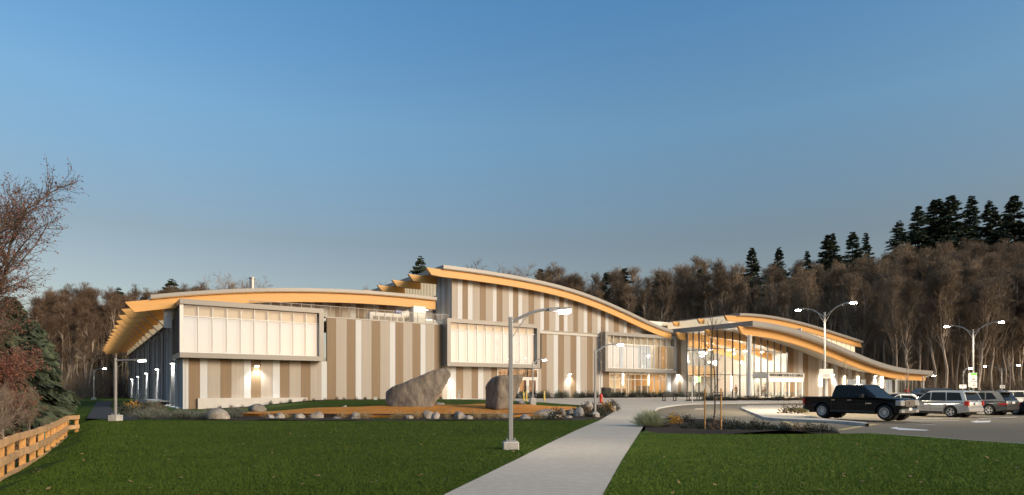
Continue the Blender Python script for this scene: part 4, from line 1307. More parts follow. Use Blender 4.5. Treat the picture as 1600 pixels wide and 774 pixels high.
# bare crowns just showing over the roofs, each one its own
for px, yt, k, lab in ((374, 418, 5, 'spindly bare tree showing above the low left roof'), (440, 440, 4, 'small bare crown just showing over the low left roof'),
                       (578, 434, 4, 'bare rounded crown left of the stepped beam ends'), (596, 440, 5, 'lower bare crown beside the stepped beam ends'),
                       (752, 407, 4, 'bare crown just right of the tall roof ridge'), (782, 409, 5, 'wide bare crown over the tall roof right of the ridge'), (812, 412, 4, 'bare crown left of the small dark conifer over the tall roof'),
                       (882, 419, 5, 'wide bare crown right of the small dark conifer over the tall roof')):
    tree_to(px, 175, yt, BT[k], 20, lab, 'tree', 'bare_tree', None, 1.0)
for px, yt, Y, k, fat, lab in ((651, 401, 165, 2, .95, 'dark conifer directly behind the stepped beam ends'), (274, 437, 165, 2, 1.3, 'dark conifer peeking over the left end of the low roof'),
                               (847, 420, 175, 0, 1.0, 'small dark conifer tip above the sloping tall roof'), (188, 450, 150, 2, 1.2, 'dark spreading conifer beside the left roof overhang'),
                               (92, 466, 150, 0, 1.1, 'dark conifer in the left wood above the white house'), (225, 456, 150, 1, 1.2, 'short dark conifer right of the spreading conifer by the left overhang'),
                               (1172, 388, 168, 3, 1.0, 'narrow dark conifer left of centre in the wood behind the entrance roof'), (1220, 387, 168, 3, .9, 'narrow dark conifer over the entrance roof peak'),
                               (1262, 392, 168, 1, .9, 'dark conifer left of the pair over the sloping entrance roof'), (1293, 366, 166, 0, 1.1, 'bushy dark conifer over the first double lamp post'), (1306, 364, 168, 1, .9, 'dark conifer half hidden behind the bushy one over the first double lamp post'),
                               (1334, 362, 168, 3, 1.1, 'dark conifer right of the first double lamp post, left of a pair'), (1350, 364, 168, 1, .8, 'dark conifer right of the first double lamp post, right of a pair'),
                               (1400, 346, 196, 2, .85, 'leftmost and lowest of the tall dark conifers on the right hilltop'), (1432, 322, 196, 0, .8, 'second of the tall dark conifers on the right hilltop from the left'),
                               (1457, 313, 198, 3, 1.25, 'third of the tall dark conifers on the right hilltop from the left'), (1484, 304, 196, 0, .95, 'fourth and tallest of the dark conifers on the right hilltop'),
                               (1516, 306, 198, 1, .85, 'narrow dark conifer right of the tallest on the right hilltop'), (1547, 314, 196, 2, .75, 'broad dark conifer second from the right on the hilltop'), (1584, 306, 196, 0, .95, 'rightmost tall dark conifer on the right hilltop'),
                               (948, 426, 170, 3, 1.2, 'dark conifer above the lower slope of the tall roof'), (979, 418, 170, 1, 1.3, 'wider dark conifer above the lower slope of the tall roof'),
                               (1030, 424, 172, 2, .9, 'dark conifer in the wood left of the stepped entrance beams'), (1095, 420, 172, 0, 1.0, 'dark conifer in the wood above the stepped entrance beams')):
    tree_to(px, Y, yt, CT[k], 24 if k == 3 else 28, lab, 'conifer', 'conifer', None, fat * (1.8 if px >= 1390 else 1.4))
# low brush along the foot of the woods: one tangled mass
def brush(name, spots, m, h, seed, n=60):
    rg = np.random.default_rng(seed)
    st = np.array(spots)
    k = len(st)
    base = np.repeat(st, n, 0) + np.concatenate([rg.normal(size=(k * n, 2)) * 1.6, np.zeros((k * n, 1))], 1)
    L = h * (.4 + .9 * rg.random(k * n))
    d = nrm(np.concatenate([rg.normal(size=(k * n, 2)) * .45, np.ones((k * n, 1))], 1))
    p = np.stack([base, base + d * L[:, None] * .5, base + nrm(d + rg.normal(size=d.shape) * .3) * L[:, None]], 1)
    l2, _ = grow(p, 5, 2, h * .35, 42, .1, .2, rg, .25)
    me = np_mesh(name, [ribbons(p, .025, .008, 2, rg), ribbons(l2, .012, .005, 2, rg)], m)
    return tag(link(name, me), kind='stuff')
sp = []
for i in range(820):
    px = rnd.uniform(860, 1990); Y = rnd.uniform(122, 188)
    X = (px - 800) / F * Y
    if not inside_building(X, Y): sp.append((X, Y, height(X, Y) - .1))
for i in range(300):
    px = rnd.uniform(-330, 330); Y = rnd.uniform(115, 165)
    X = (px - 800) / F * Y
    if not inside_building(X, Y): sp.append((X, Y, height(X, Y) - .1))
def thicket(name, spots, m, h, seed, n):
    rg = np.random.default_rng(seed)
    st = np.array(spots); k = len(st)
    base = np.repeat(st, n, 0) + np.concatenate([rg.normal(size=(k * n, 2)) * 2.4, np.zeros((k * n, 1))], 1)
    L = h * (.45 + .75 * rg.random(k * n))
    d = nrm(np.concatenate([rg.normal(size=(k * n, 2)) * .09, np.ones((k * n, 1))], 1))
    s_ = np.linspace(0, 1, 4)[None, :, None]
    p = base[:, None, :] + d[:, None, :] * L[:, None, None] * s_ + rg.normal(size=(k * n, 4, 3)) * .25 * s_
    l2, _ = grow(p, 9, 2, h * .22, 30, .3, .25, rg, .2)
    l3, _ = grow(l2, 4, 1, h * .09, 34, .2, .1, rg)
    me = np_mesh(name, [ribbons(p, .055, .015, 3, rg), ribbons(l2, .018, .008, 2, rg), ribbons(l3, .012, .005, 2, rg)], m)
    return tag(link(name, me), kind='stuff')
thicket('distant_thicket', sp, M['twig'], 13.0, 21, 4)
sp = []
for i in range(150):
    a = R(rnd.uniform(92, 150)); r_ = rnd.uniform(125, 165)
    X, Y = 10 + math.sin(a) * r_, 60 + math.cos(a) * r_
    sp.append((X, Y, height(X, Y) - .1))
thicket('far_treeline', sp, M['twig'], 11.0, 22, 8)
sp = []
for i in range(260):
    px = rnd.uniform(1090, 1680); Y = rnd.uniform(112, 160)
    X = (px - 800) / F * Y
    if not inside_building(X, Y): sp.append((X, Y, height(X, Y) - .1))
for i in range(110):
    px = rnd.uniform(60, 200); Y = rnd.uniform(104, 150)
    X = (px - 800) / F * Y
    if not inside_building(X, Y): sp.append((X, Y, height(X, Y) - .1))
brush('undergrowth', sp, M['twig'], 4.0, 5, 60)
# ravine brush at the left edge
sp = []
for i in range(190):
    Y = rnd.uniform(15, 90)
    X = crest(Y) - rnd.uniform(4.2 + Y * .02, 22)
    sp.append((X, Y, height(X, Y) - .1))
brush('bramble', sp, M['twig'], .9, 6, 40)
sp = [(crest(Y) - rnd.uniform(4.4, 9), Y, height(crest(Y) - 5, Y) - .1) for Y in np.linspace(20, 75, 70)]
brush('russet_bramble', sp, mat('russet_leaf', (.26, .10, .022), .8, rand=.2), 1.0, 8, 36)

# tall bare tree with russet buds leaning in at the left edge
def budding_tree(seed, H, name, label, X, Y, z, lean):
    rg = np.random.default_rng(seed)
    stems = []
    for k in range(5):
        n = 8
        p = np.zeros((n, 3)); s = np.linspace(0, 1, n)
        a = k * 1.3 + .4
        p[:, 2] = s * H * (.92 - .05 * k)
        p[:, 0] = (lean[0] + math.cos(a) * .17) * H * s ** 1.35
        p[:, 1] = (lean[1] + math.sin(a) * .17) * H * s ** 1.35
        p[1:-1, :2] += rg.normal(size=(n - 2, 2)) * H * .008
        stems.append(p)
    p = np.stack(stems)
    l1, _ = grow(p, 17, 5, H * .34, 34, .10, .28, rg, .12, 1.0, .5)
    l2, _ = grow(l1, 13, 4, H * .12, 38, .06, .2, rg, .18)
    l3, _ = grow(l2, 6, 3, H * .055, 38, .03, .15, rg, .25)
    t = thing(name, label, 'tree', (X, Y, z))
    link('trunk', np_mesh('trunk', [ribbons(p, H * .010, H * .0025, 7, rg), ribbons(l1, H * .0035, H * .0011, 5, rg)], M['bark']), t)
    link('crown', np_mesh('crown', [ribbons(l2, H * .0010, H * .0006, 3, rg), ribbons(l3, H * .0006, H * .00035, 2, rg)], M['bark']), t)
    # buds / last leaves
    c = l3[:, 1:, :].reshape(-1, 3)
    c = c[rg.random(len(c)) < .7] + 0
    d = nrm(rg.normal(size=c.shape) + np.array([0, 0, -.4])); w = nrm(np.cross(d, rg.normal(size=c.shape)))
    L = (.055 + .06 * rg.random((len(c), 1)))
    q = np.stack([c, c + d * L * .5 + w * L * .28, c + d * L, c + d * L * .5 - w * L * .28], 1).reshape(-1, 3)
    link('leaves', np_mesh('leaves', [(q, np.arange(len(q)).reshape(-1, 4))], M['bud'], False), t)
    return t
Y = 25; X = (-78 - 800) / F * Y
budding_tree(5, 11.8, 'budding_tree', 'tall bare tree with russet buds at the left edge of the picture', X, Y, height(X, Y) - .2, (.03, .02))
Y = 31; X = (-8 - 800) / F * Y
budding_tree(9, 5.2, 'budding_tree', 'lower twiggy tree with russet buds in front of the dark conifer at left', X, Y, height(X, Y) - .2, (.08, -.03))
CT += [conifer_meshes(41, 9, 3.4, 300, .25, .02, .5), conifer_meshes(42, 8, 3.6, 300, .3, .02, .6)]
for px, Y, yt, k, fat, lab in ((14, 36, 466, 4, .95, 'dark bushy conifer at the left edge behind the fence'), (54, 46, 500, 5, .80, 'lower dark conifer right of the bushy one behind the fence'), (-24, 33, 470, 5, .9, 'dark conifer cut off by the left edge of the picture')):
    tree_to(px, Y, yt, CT[k], 9 if k == 4 else 8, lab, 'conifer', 'conifer', None, fat)
for px, Y, yt, k, lab in ((8, 27, 590, 4, 'pale bare bush leaning by the near fence'), (44, 31, 600, 5, 'bare bush in front of the dark conifers by the fence'), (-20, 24, 590, 4, 'bare bush at the picture edge beyond the fence'), (84, 48, 585, 5, 'bare bush right of the dark conifers')):
    tree_to(px, Y, yt, BT[k], 20, lab, 'bush', 'bare_bush', None, .9)

# small white houses glimpsed in the left wood
def house(px, Y, py, w, label):
    X = (px - 800) / F * Y
    z = EYE + (611 - py) * Y / F
    t = thing('hillside_house', label, 'house', (X, Y, z), .3)
    MB().box((-w / 2, 0, -3), (w / 2, 5, 2.0)).build('wall', M['sign_white'], t)
    MB().prism([(-w / 2 - .4, 2.0), (w / 2 + .4, 2.0), (w / 2 - .6, 3.4), (-w / 2 + .6, 3.4)], -.4, 5.4).build('roof', M['conc_base'], t)
    for dx in (-w / 4, w / 4):
        f = MB().box((dx - .5, -.04, .2), (dx + .5, -.002, 1.4)).build('window', M['int_dark'], t)
        MB().box((dx - .42, -.06, .28), (dx + .42, -.045, 1.32)).build('pane', M['glass'], f)
house(111, 165, 501, 3.6, 'small white house among the bare trees on the left hillside')
house(82, 175, 487, 3.0, 'pale house end half hidden high in the left wood')

# ------------------------------------------------------------------ fence
def fence(posts, label, h=1.2, sink=.3):
    t = thing('rail_fence', label, 'fence', (posts[0][0], posts[0][1], 0))
    o = Vector((posts[0][0], posts[0][1], 0))
    pm = MB().bevbox((-.08, -.08, -sink - .3), (.08, .08, h - .05), .012).mesh('post', M['fence'])
    pts = []
    for i, (x, y, ztop) in enumerate(posts):
        link('post', pm, t, (x - o.x, y - o.y, ztop - h), (rnd.uniform(-.015, .015), rnd.uniform(-.015, .015), rnd.uniform(0, .2) + math.atan2(posts[min(i + 1, len(posts) - 1)][1] - posts[max(i - 1, 0)][1], posts[min(i + 1, len(posts) - 1)][0] - posts[max(i - 1, 0)][0])))
        pts.append(Vector((x - o.x, y - o.y, ztop)))
    for i in range(len(pts) - 1):
        a, b = pts[i], pts[i + 1]
        d = b - a; n = Vector((d.y, -d.x, 0)).normalized()
        for k, dz in enumerate((-.10, -.56, -1.02)):
            j = rnd.uniform(-.012, .012)
            aa = a + n * .115 + Vector((0, 0, dz + j)); bb = b + n * .115 + Vector((0, 0, dz + j + rnd.uniform(-.01, .01)))
            e = d.normalized() * .004
            MB().bar(aa + e, bb - e, .05, .185).build('rail', M['rail'], t)
    return t
fp = []
for px, Y in ((-60, 12.2), (-38, 13.3), (-19, 14.4), (0, 15.6), (17, 16.9), (35, 18.2), (51, 19.6), (63.5, 21), (74.6, 22.6), (83, 24.2), (90, 25.8), (96.5, 27.5), (101.5, 29.2)):
    fp.append(((px - 800) / F * Y, Y, .45))
fp += [(-20.9, 30.4, .44), (-21.8, 31.0, .42)]
fence(fp, 'near length of cedar rail fence curving along the left lawn edge')
def lerp_posts(a, b, n):
    (pa, Ya, ya), (pb, Yb, yb) = a, b
    out = []
    for i in range(n + 1):
        t = i / n
        Y = Ya + (Yb - Ya) * t
        px = pa + (pb - pa) * t + 6 * math.sin(t * math.pi) ** 2
        py = ya + (yb - ya) * t
        out.append(((px - 800) / F * Y, Y, EYE + (611 - py) * Y / F))
    return out
fence(lerp_posts((64, 42, 652.5), (102.5, 60, 637.5), 9), 'second length of cedar rail fence dipping behind the near one', 1.2, .8)
fence(lerp_posts((103, 62, 637), (110, 92, 619.5), 6), 'farthest short length of cedar rail fence by the dark path', 1.2, .5)
Y = 24; X = (68.5 - 800) / F * Y
tg = thing('utility_marker', 'small teal marker post standing behind the near fence', 'marker', (X, Y, height(X, Y)))
zt = EYE - (673 - 611) * Y / F - height(X, Y)
MB().tube([(0, 0, -.2), (0, 0, zt - .22)], .035, 8).build('post', M['steel'], tg)
MB().tube([(0, 0, zt - .22), (0, 0, zt), (0, 0, zt + .03)], [.085, .085, .05], 10).build('cap', mat('teal_plastic', (.05, .33, .24), .5), tg)

# ------------------------------------------------------------------ rocks
def shaped_rock(pts_top, pts_bot, Y, depth, name, label, zb, seed, m, amp=.10):
    """outline of the stone as seen, given real width, height and thickness at distance Y"""
    top = [((x - 800) / F * Y, EYE + (611 - y) * Y / F) for x, y in pts_top]
    bot = [((x - 800) / F * Y, EYE + (611 - y) * Y / F) for x, y in pts_bot]
    x0, x1 = min(top[0][0], bot[0][0]), max(top[-1][0], bot[-1][0])
    cx = (x0 + x1) / 2
    n, kk = 64, 44
    vs, fs = [], []
    for i in range(n + 1):
        t = i / n
        x = x0 + (x1 - x0) * (.5 - .5 * math.cos(t * math.pi))
        zt = np.interp(x, [p[0] for p in top], [p[1] for p in top]); zl = np.interp(x, [p[0] for p in bot], [p[1] for p in bot])
        if zl < zb: zl = zb
        zt = max(zt, zl + .02)
        e = max(.05, math.sin(math.pi * (.04 + .92 * t))) ** .35
        for k in range(kk):
            a = 2 * math.pi * k / kk
            ca, sa = math.cos(a), math.sin(a)
            yy = math.copysign(abs(ca) ** .75, ca) * depth / 2 * e
            zz = (zt + zl) / 2 + math.copysign(abs(sa) ** .6, sa) * (zt - zl) / 2
            vs.append(Vector((x - cx, yy, zz - zb)))
    for i in range(n):
        for k in range(kk):
            j = (k + 1) % kk
            fs.append((i * kk + k, i * kk + j, (i + 1) * kk + j, (i + 1) * kk + k))
    fs.append(tuple(range(kk))[::-1]); fs.append(tuple(n * kk + k for k in range(kk)))
    sd = Vector((seed * 3.7, seed * 1.3, seed))
    out = []
    for v in vs:
        nn = Vector((0, v.y, v.z - .9)).normalized() if abs(v.y) + abs(v.z) > 0 else Vector((0, 1, 0))
        d = amp * (noise.noise(v * .8 + sd) * .5 + noise.noise(v * 2.0 + sd) * .7 + noise.noise(v * 5 + sd) * .5 + noise.noise(v * 11 + sd) * .25)
        # broad chipped facets
        vd = noise.voronoi(v * .9 + sd)[0]; d -= amp * 1.4 * max(0, .16 - (vd[1] - vd[0])) / .16
        r = abs(noise.noise(v * 1.4 + sd * 2)); d -= amp * 1.6 * max(0, .18 - r)
        w = v + Vector((nn.x * d, v.y / (depth / 2) * d * 1.3, nn.z * d * (.5 if v.z < .1 else 1)))
        out.append(tuple(w))
    mb = MB().add(out, fs)
    o = mb.build(name, m, None, True)
    o.location = (cx, Y, zb)
    return tag(o, label, 'rock')
def hull_rock(pts, Y, name, label, zb, seed, m, amp):
    """convex block of the given corner points (sight line x, y and offset in depth), split fine and weathered"""
    P3 = [Vector(((x - 800) / F * (Y + d), d, EYE + (611 - y) * (Y + d) / F)) for x, y, d in pts]
    cx = sum(p.x for p in P3) / len(P3)
    bm = bmesh.new()
    for p in P3: bm.verts.new((p.x - cx, p.y, max(p.z, zb - .1) - zb))
    r = bmesh.ops.convex_hull(bm, input=bm.verts)
    bmesh.ops.delete(bm, geom=[g for g in r['geom_interior'] if isinstance(g, bmesh.types.BMVert)], context='VERTS')
    for _ in range(7):
        e = [e for e in bm.edges if e.calc_length() > .22]
        if not e: break
        bmesh.ops.subdivide_edges(bm, edges=e, cuts=1)
        bmesh.ops.triangulate(bm, faces=bm.faces[:])
    for _ in range(3): bmesh.ops.smooth_vert(bm, verts=bm.verts, factor=.5, use_axis_x=True, use_axis_y=True, use_axis_z=True)
    bm.normal_update()
    sd = Vector((seed * 3.7, seed * 1.3, seed))
    for v in bm.verts:
        c = v.co * 1.0
        d = noise.noise(c * .9 + sd) * .9 + noise.noise(c * 2.2 + sd) * .7 + noise.noise(c * 5 + sd) * .45 + noise.noise(c * 11 + sd) * .22
        vd = noise.voronoi(Vector((c.x, c.y, c.z * .6)) * 1.0 + sd)[0]
        d -= 1.1 * max(0, .07 - (vd[1] - vd[0])) / .07
        v.co += v.normal * d * amp
    me = bpy.data.meshes.new(name); bm.to_mesh(me); bm.free()
    me.materials.append(m); me.shade_smooth()
    return tag(link(name, me, None, (cx, Y, zb)), label, 'rock')
hull_rock([(601, 613, 0), (605, 641, .1), (602, 628, -.4), (613, 605, -.6), (641, 594, -.9), (668, 582.5, -.7), (682, 576.5, -.5), (696, 574.5, -.2), (614, 606, .8), (668, 584, .8), (697, 576, .6),
           (705.5, 583, .1), (704.5, 588, -.3), (705, 586, .5), (611, 641, -1.0), (645, 642.5, -1.3), (674, 640, -1.0), (684, 619, -.9), (609, 641, 1.0), (674, 640, 1.0), (684, 619, .8)],
          47.0, 'leaning_rock', 'huge grey leaning rock on the mulch terrace', .08, 1, M['rock'], .05)
hull_rock([(757.5, 603, .6), (757.5, 638, .7), (767, 591.5, .5), (779, 586.5, -.8), (776, 641, -1.0), (812, 585.5, -.3), (819, 587, .2), (802, 618, -.5), (796, 640, -.6), (769, 592, 1.3), (813, 587, 1.1), (797, 640, 1.2), (763, 638, 1.3)],
          46.5, 'upright_rock', 'dark upright rock behind the near lamp post on the mulch', .08, 4, M['rock'], .045)
def boulder(px, py, wpx, hpx, label, seed, name='boulder', m='boulder', group=None):
    X, Y = GH(px, py)
    w = wpx * Y / F; h = hpx * Y / F
    bm = bmesh.new()
    bmesh.ops.create_icosphere(bm, subdivisions=3, radius=1)
    sd = Vector((seed * 2.1, seed * .7, seed * 1.9))
    dp = rnd.uniform(.7, .95) * max(w, h * .9)
    for v in bm.verts:
        c = v.co.copy()
        d = 1 + .40 * noise.noise(c * .9 + sd) + .20 * noise.noise(c * 2.1 + sd) + .09 * noise.noise(c * 5 + sd)
        f = abs(noise.noise(c * 1.3 + sd * 3)); d -= .55 * max(0, .25 - f)
        p = c * d
        p.z = max(p.z, -.55)
        v.co = Vector((p.x * w / 2, p.y * dp / 2, (p.z + .35) * h / 1.3))
    me = bpy.data.meshes.new(name); bm.to_mesh(me); bm.free(); me.shade_smooth(); me.materials.append(M[m])
    o = link(name, me, None, (X, Y + dp * .3, height(X, Y) - .02), (0, 0, rnd.uniform(-.3, .3)))
    return tag(o, label, 'boulder', group)
for i, (px, py, w, h, lab) in enumerate((
    (337, 656.5, 34, 15, 'two toned boulder at the left end of the bed, beside grey lavender'),
    (398, 644, 30, 11, 'low rounded grey boulder behind the left end of the mulch terrace'),
    (423, 655.5, 14, 8, 'flat grey boulder nearest the left end of the timber edging'),
    (437, 655.5, 15, 10, 'small pale boulder second along the timber edging from the left'),
    (465, 655.5, 21, 9, 'wide flat pale boulder third along the timber edging from the left'),
    (493, 655.5, 23, 11, 'rounded buff boulder fourth along the timber edging from the left'),
    (525, 655.8, 15, 5, 'very flat grey stone between two round boulders by the timber edging'),
    (555, 655.3, 19, 10, 'round grey boulder left of the wide pair below the leaning rock'),
    (500, 641.5, 12, 5, 'small pale stone on the grass behind the left part of the mulch'),
    (538, 639.8, 10, 6, 'smallest pale stone on the grass behind the mulch'),
    (638, 655.5, 14, 7, 'low flat boulder directly below the leaning rock'),
    (668, 655, 20, 13, 'tall grey boulder of the wide pair below the tip of the leaning rock'),
    (680, 655.2, 15, 12, 'orange stained boulder of the wide pair below the tip of the leaning rock'),
    (717, 655, 20, 11, 'rounded pale boulder left of the near lamp post'),
    (733, 655.6, 12, 7, 'small whitish boulder just left of the near lamp post'),
    (787, 654, 17, 8, 'buff boulder immediately behind the near lamp post'),
    (820, 655, 19, 7, 'blue grey flat boulder right of the near lamp post'),
    (858, 654, 40, 14, 'long pale whale backed boulder at the right end of the mulch'),
    (877, 652.5, 15, 13, 'rounded boulder against the right end of the long pale one'),
    (888, 654.3, 13, 5, 'low slab stone right of the long pale boulder'),
    (906, 652.8, 17, 15, 'pointed grey boulder left of the second lamp post'),
    (919, 641, 17, 14, 'big rounded boulder behind the second lamp post'),
    (957, 643, 14, 9, 'grey boulder beside the walkway right of the second lamp post'),
    (687, 636, 18, 7, 'grey slab stone lying behind the leaning rock'),
    (813, 632.5, 16, 6, 'pale stone on the grass right of the upright rock'),
    (893, 648, 12, 8, 'dull grey boulder among the shrubs left of the second lamp post'),
)):
    boulder(px, py, w, h, lab, i + 1)

# ------------------------------------------------------------------ shrubs, grasses, saplings
def shrub_mesh(seed, n, leafw, leafl, up, m, twigs=14):
    rg = np.random.default_rng(seed)
    d = rg.normal(size=(n, 3)); d[:, 2] = np.abs(d[:, 2]); d = nrm(d)
    c = d * (rg.random((n, 1)) ** .45) * np.array([.5, .5, .85]) * (1 + .25 * rg.normal(size=(n, 1)).clip(-1, 1))
    dd = nrm(d + np.array([0, 0, up]) + rg.normal(size=d.shape) * .5)
    w = nrm(np.cross(dd, rg.normal(size=d.shape)))
    L = leafl * (.6 + .8 * rg.random((n, 1)))
    q = np.stack([c, c + dd * L * .5 + w * leafw, c + dd * L, c + dd * L * .5 - w * leafw], 1).reshape(-1, 3)
    st = np.zeros((twigs, 3, 3)); e = nrm(np.concatenate([rg.normal(size=(twigs, 2)) * .6, np.ones((twigs, 1))], 1))
    st[:, 1] = e * .4; st[:, 2] = e * .8
    return np_mesh('foliage', [(q, np.arange(len(q)).reshape(-1, 4)), ribbons(st, .012, .005, 2, rg)], m, False)
M['leaf_dk'] = mat('leaf_dark_green', (.030, .036, .022), .7, rand=.3)
M['leaf_br'] = mat('leaf_bronze', (.105, .060, .024), .7, rand=.35)
M['leaf_yel'] = mat('leaf_yellow', (.36, .20, .03), .7, rand=.15)
M['leaf_lav'] = mat('leaf_lavender', (.115, .125, .095), .8, rand=.2)
M['leaf_gr'] = mat('leaf_green_grass', (.30, .33, .19), .7, rand=.15)
M['leaf_straw'] = mat('leaf_straw', (.34, .25, .13), .8, rand=.2)
SH = {'dk': [shrub_mesh(s, 260, .045, .16, .2, M['leaf_dk']) for s in (1, 2, 3)],
      'br': [shrub_mesh(s, 200, .045, .15, .2, M['leaf_br']) for s in (4, 5)],
      'yel': [shrub_mesh(6, 260, .05, .15, .1, M['leaf_yel'])],
      'lav': [shrub_mesh(s, 420, .012, .34, .9, M['leaf_lav']) for s in (7, 8)],
      'gr': [shrub_mesh(9, 2600, .006, .5, 1.2, M['leaf_gr'])],
      'straw': [shrub_mesh(10, 160, .012, .45, 1.0, M['leaf_straw'])]}
CATN = {'dk': 'shrub', 'br': 'shrub', 'yel': 'shrub', 'lav': 'lavender', 'gr': 'grass_clump', 'straw': 'grass_clump'}
def shrub(kind, X, Y, w, h, label, group=None, zo=0.0):
    o = link(CATN[kind], rnd.choice(SH[kind]), None, (X, Y, height(X, Y) + zo - .02), (0, 0, rnd.random() * 6.28), (w, w, h))
    return tag(o, label, CATN[kind].replace('_', ' '), group)
X, Y = GH(1020, 668)
for dx, dy, s, lab in ((-.05, .5, 1.0, 'pale green feathery grass clump at the edge of the walkway'),):
    shrub('gr', X + dx, Y + dy, 1.05, .62, lab)
# bed in front of the driveway
for i in range(30):
    px = 1034 + (i * 8.2 if i < 20 else 164 + (i - 20) * 11.5) + rnd.uniform(-3, 3)
    yf = 675.0 if px < 1200 else 676
    yb_ = 655 + max(0, px - 1060) * .072
    py = rnd.uniform(yb_ + 3, yf - .5)
    X, Y = GH(px, py)
    k = rnd.choice(('dk', 'dk', 'br'))
    lab = {'dk': 'low dark green shrub in the front bed before the driveway', 'br': 'low bronze shrub in the front bed before the driveway'}[k]
    shrub(k, X, Y, rnd.uniform(.4, .65) * (1 if px < 1200 else .75), rnd.uniform(.3, .5) * (1 if px < 1200 else .8), lab, 'dark shrubs in the front bed' if k == 'dk' else 'bronze shrubs in the front bed')
for px, py, lab in ((1055, 664, 'golden brown shrub at the left of the front bed'),):
    X, Y = GH(px, py); shrub('yel', X, Y, .7, .6, lab)
# lavender drift before the left corner
for i in range(46):
    px = rnd.uniform(205, 378); py = rnd.uniform(649.5, 655.5) if px < 350 else rnd.uniform(648, 653)
    X, Y = GH(px, py)
    shrub('lav', X, Y, rnd.uniform(.7, 1.1), rnd.uniform(.34, .55), 'grey lavender clump in the drift before the left corner', 'lavender clumps before the left corner')
for i in range(22):
    px = rnd.uniform(186, 255); py = rnd.uniform(637, 648)
    X, Y = GH(px, py)
    k = rnd.choice(('lav', 'dk', 'br'))
    n_ = {'lav': 'grey clump', 'dk': 'dark shrub', 'br': 'bronze shrub'}[k]
    shrub(k, X, Y, rnd.uniform(.7, 1.2), rnd.uniform(.5, .8), n_ + ' by the metal stair at the dark side wall', n_ + 's by the metal stair')
X, Y = GH(207, 641); shrub('yel', X, Y, 1.4, .9, 'yellow shrub below the metal stair')
# mixed shrubs by the second lamp post
for i in range(26):
    px = rnd.uniform(862, 962); py = rnd.uniform(max(634.5, 656 - (px - 862) * .3), min(655, 668 - (px - 900) * .42))
    X, Y = GH(px, py)
    k = rnd.choice(('dk', 'br', 'br', 'dk'))
    shrub(k, X, Y, rnd.uniform(.5, 1.0), rnd.uniform(.4, .8), {'dk': 'dark shrub among the boulders by the second lamp post', 'br': 'bronze shrub among the boulders by the second lamp post'}[k], {'dk': 'dark shrubs among the boulders', 'br': 'bronze shrubs among the boulders'}[k])
X, Y = GH(947, 644); shrub('yel', X, Y, 1.1, .95, 'yellow shrub right of the second lamp post')
# dry tufts between the boulders
for px in (418, 447, 533, 566, 572, 617, 626, 650, 654, 700, 741, 748, 765, 778, 799, 838, 843):
    X, Y = GH(px + rnd.uniform(-2, 2), 655.3)
    shrub('straw', X, Y, .7, .42, 'dry straw tuft between boulders along the timber edging', 'straw tufts along the timber edging')
# row under the right bay and the hall
for i in range(64):
    u = 33 + i * .52
    v = -.3 - rnd.random() * 1.5
    X, Y = f2w(u, v)
    shrub('dk' if rnd.random() < .55 else 'lav', X, Y, rnd.uniform(.7, 1.0), rnd.uniform(.75, 1.0), 'dark grassy shrub in the row along the foot of the right front', 'shrubs along the foot of the front')
for i in range(46):
    px = 1100 + i * 3.55 + rnd.uniform(-1, 1)
    X, Y = GH(px, rnd.uniform(625.0, 626.3))
    k = rnd.choice(('dk', 'br', 'dk'))
    shrub(k, X, Y, rnd.uniform(.6, .9), rnd.uniform(.4, .75), {'dk': 'small dark plant in the strip before the entrance glass', 'br': 'small bronze plant in the strip before the entrance glass'}[k], {'dk': 'dark plants before the entrance', 'br': 'bronze plants before the entrance'}[k])
for i in range(22):
    u = 2.5 + i * 1.06 + rnd.uniform(-.3, .3); X, Y = f2w(u, .1 + rnd.uniform(-.3, .3))
    shrub(rnd.choice(('br', 'dk')), X, Y, .4, rnd.uniform(.25, .45), 'tiny young plant in the soil strip under the striped front', 'young plants under the striped front')
for px, py in ((1226, 646), (1240, 647), (1252, 645)):
    X, Y = GH(px, py); shrub('br', X, Y, .9, .7, 'bronze shrub on the island behind the black pickup', 'bronze shrubs behind the black pickup')

def sapling(px, Y, ytop, label, seed, stem=.03, pale=False, spread=1.0, stakes=False):
    X = (px - 800) / F * Y; z = height(X, Y) - .05
    H = EYE + (611 - ytop) * Y / F - z
    rg = np.random.default_rng(seed)
    p = np.zeros((1, 8, 3)); p[0, :, 2] = np.linspace(0, H, 8); p[0, 1:, :2] = np.cumsum(rg.normal(size=(7, 2)) * H * .006, 0)
    l1, _ = grow(p, 16, 4, H * .22 * spread, 42, .15, .30, rg, .12, 1.0, .55)
    l2, _ = grow(l1, 5, 2, H * .07, 38, .1, .2, rg, .2)
    t = thing('sapling', label, 'young tree', (X, Y, z))
    bm_ = M['bark_pale'] if pale else M['bark']
    link('trunk', np_mesh('trunk', [ribbons(p, stem, stem * .3, 7, rg)], bm_), t)
    link('crown', np_mesh('crown', [ribbons(l1, stem * .42, stem * .18, 3, rg), ribbons(l2, stem * .2, stem * .1, 2, rg)], bm_), t)
    return t
sp1 = sapling(1113.5, 27.0, 482, 'staked bare sapling in the front bed before the driveway', 3, .036)
X, Y = sp1.location.x, sp1.location.y
for dx, px in ((-.30, 1103), (.33, 1125)):
    t = thing('wooden_stake', ('left' if dx < 0 else 'right') + ' wooden stake holding the sapling in the front bed', 'stake', (X + dx, Y + (.1 if dx < 0 else -.1), height(X, Y)))
    MB().tube([(0, 0, -.3), (0, 0, 1.68), (0, 0, 1.72)], [.035, .035, .02], 8).build('stake', M['fence'], t)
    MB().bar((0, -.04, 1.30 if dx < 0 else 1.42), (-dx, -.04, 1.24 if dx < 0 else 1.38), .02, .06).build('strap', M['strap'], t)
sapling(939, 68, 512, 'slim pale bare tree against the wall behind the hydrant', 5, .045, True, .6)
sapling(1418.5, 74, 543, 'bare sapling with pale trunk before the right roof end', 6, .05, True, .9)
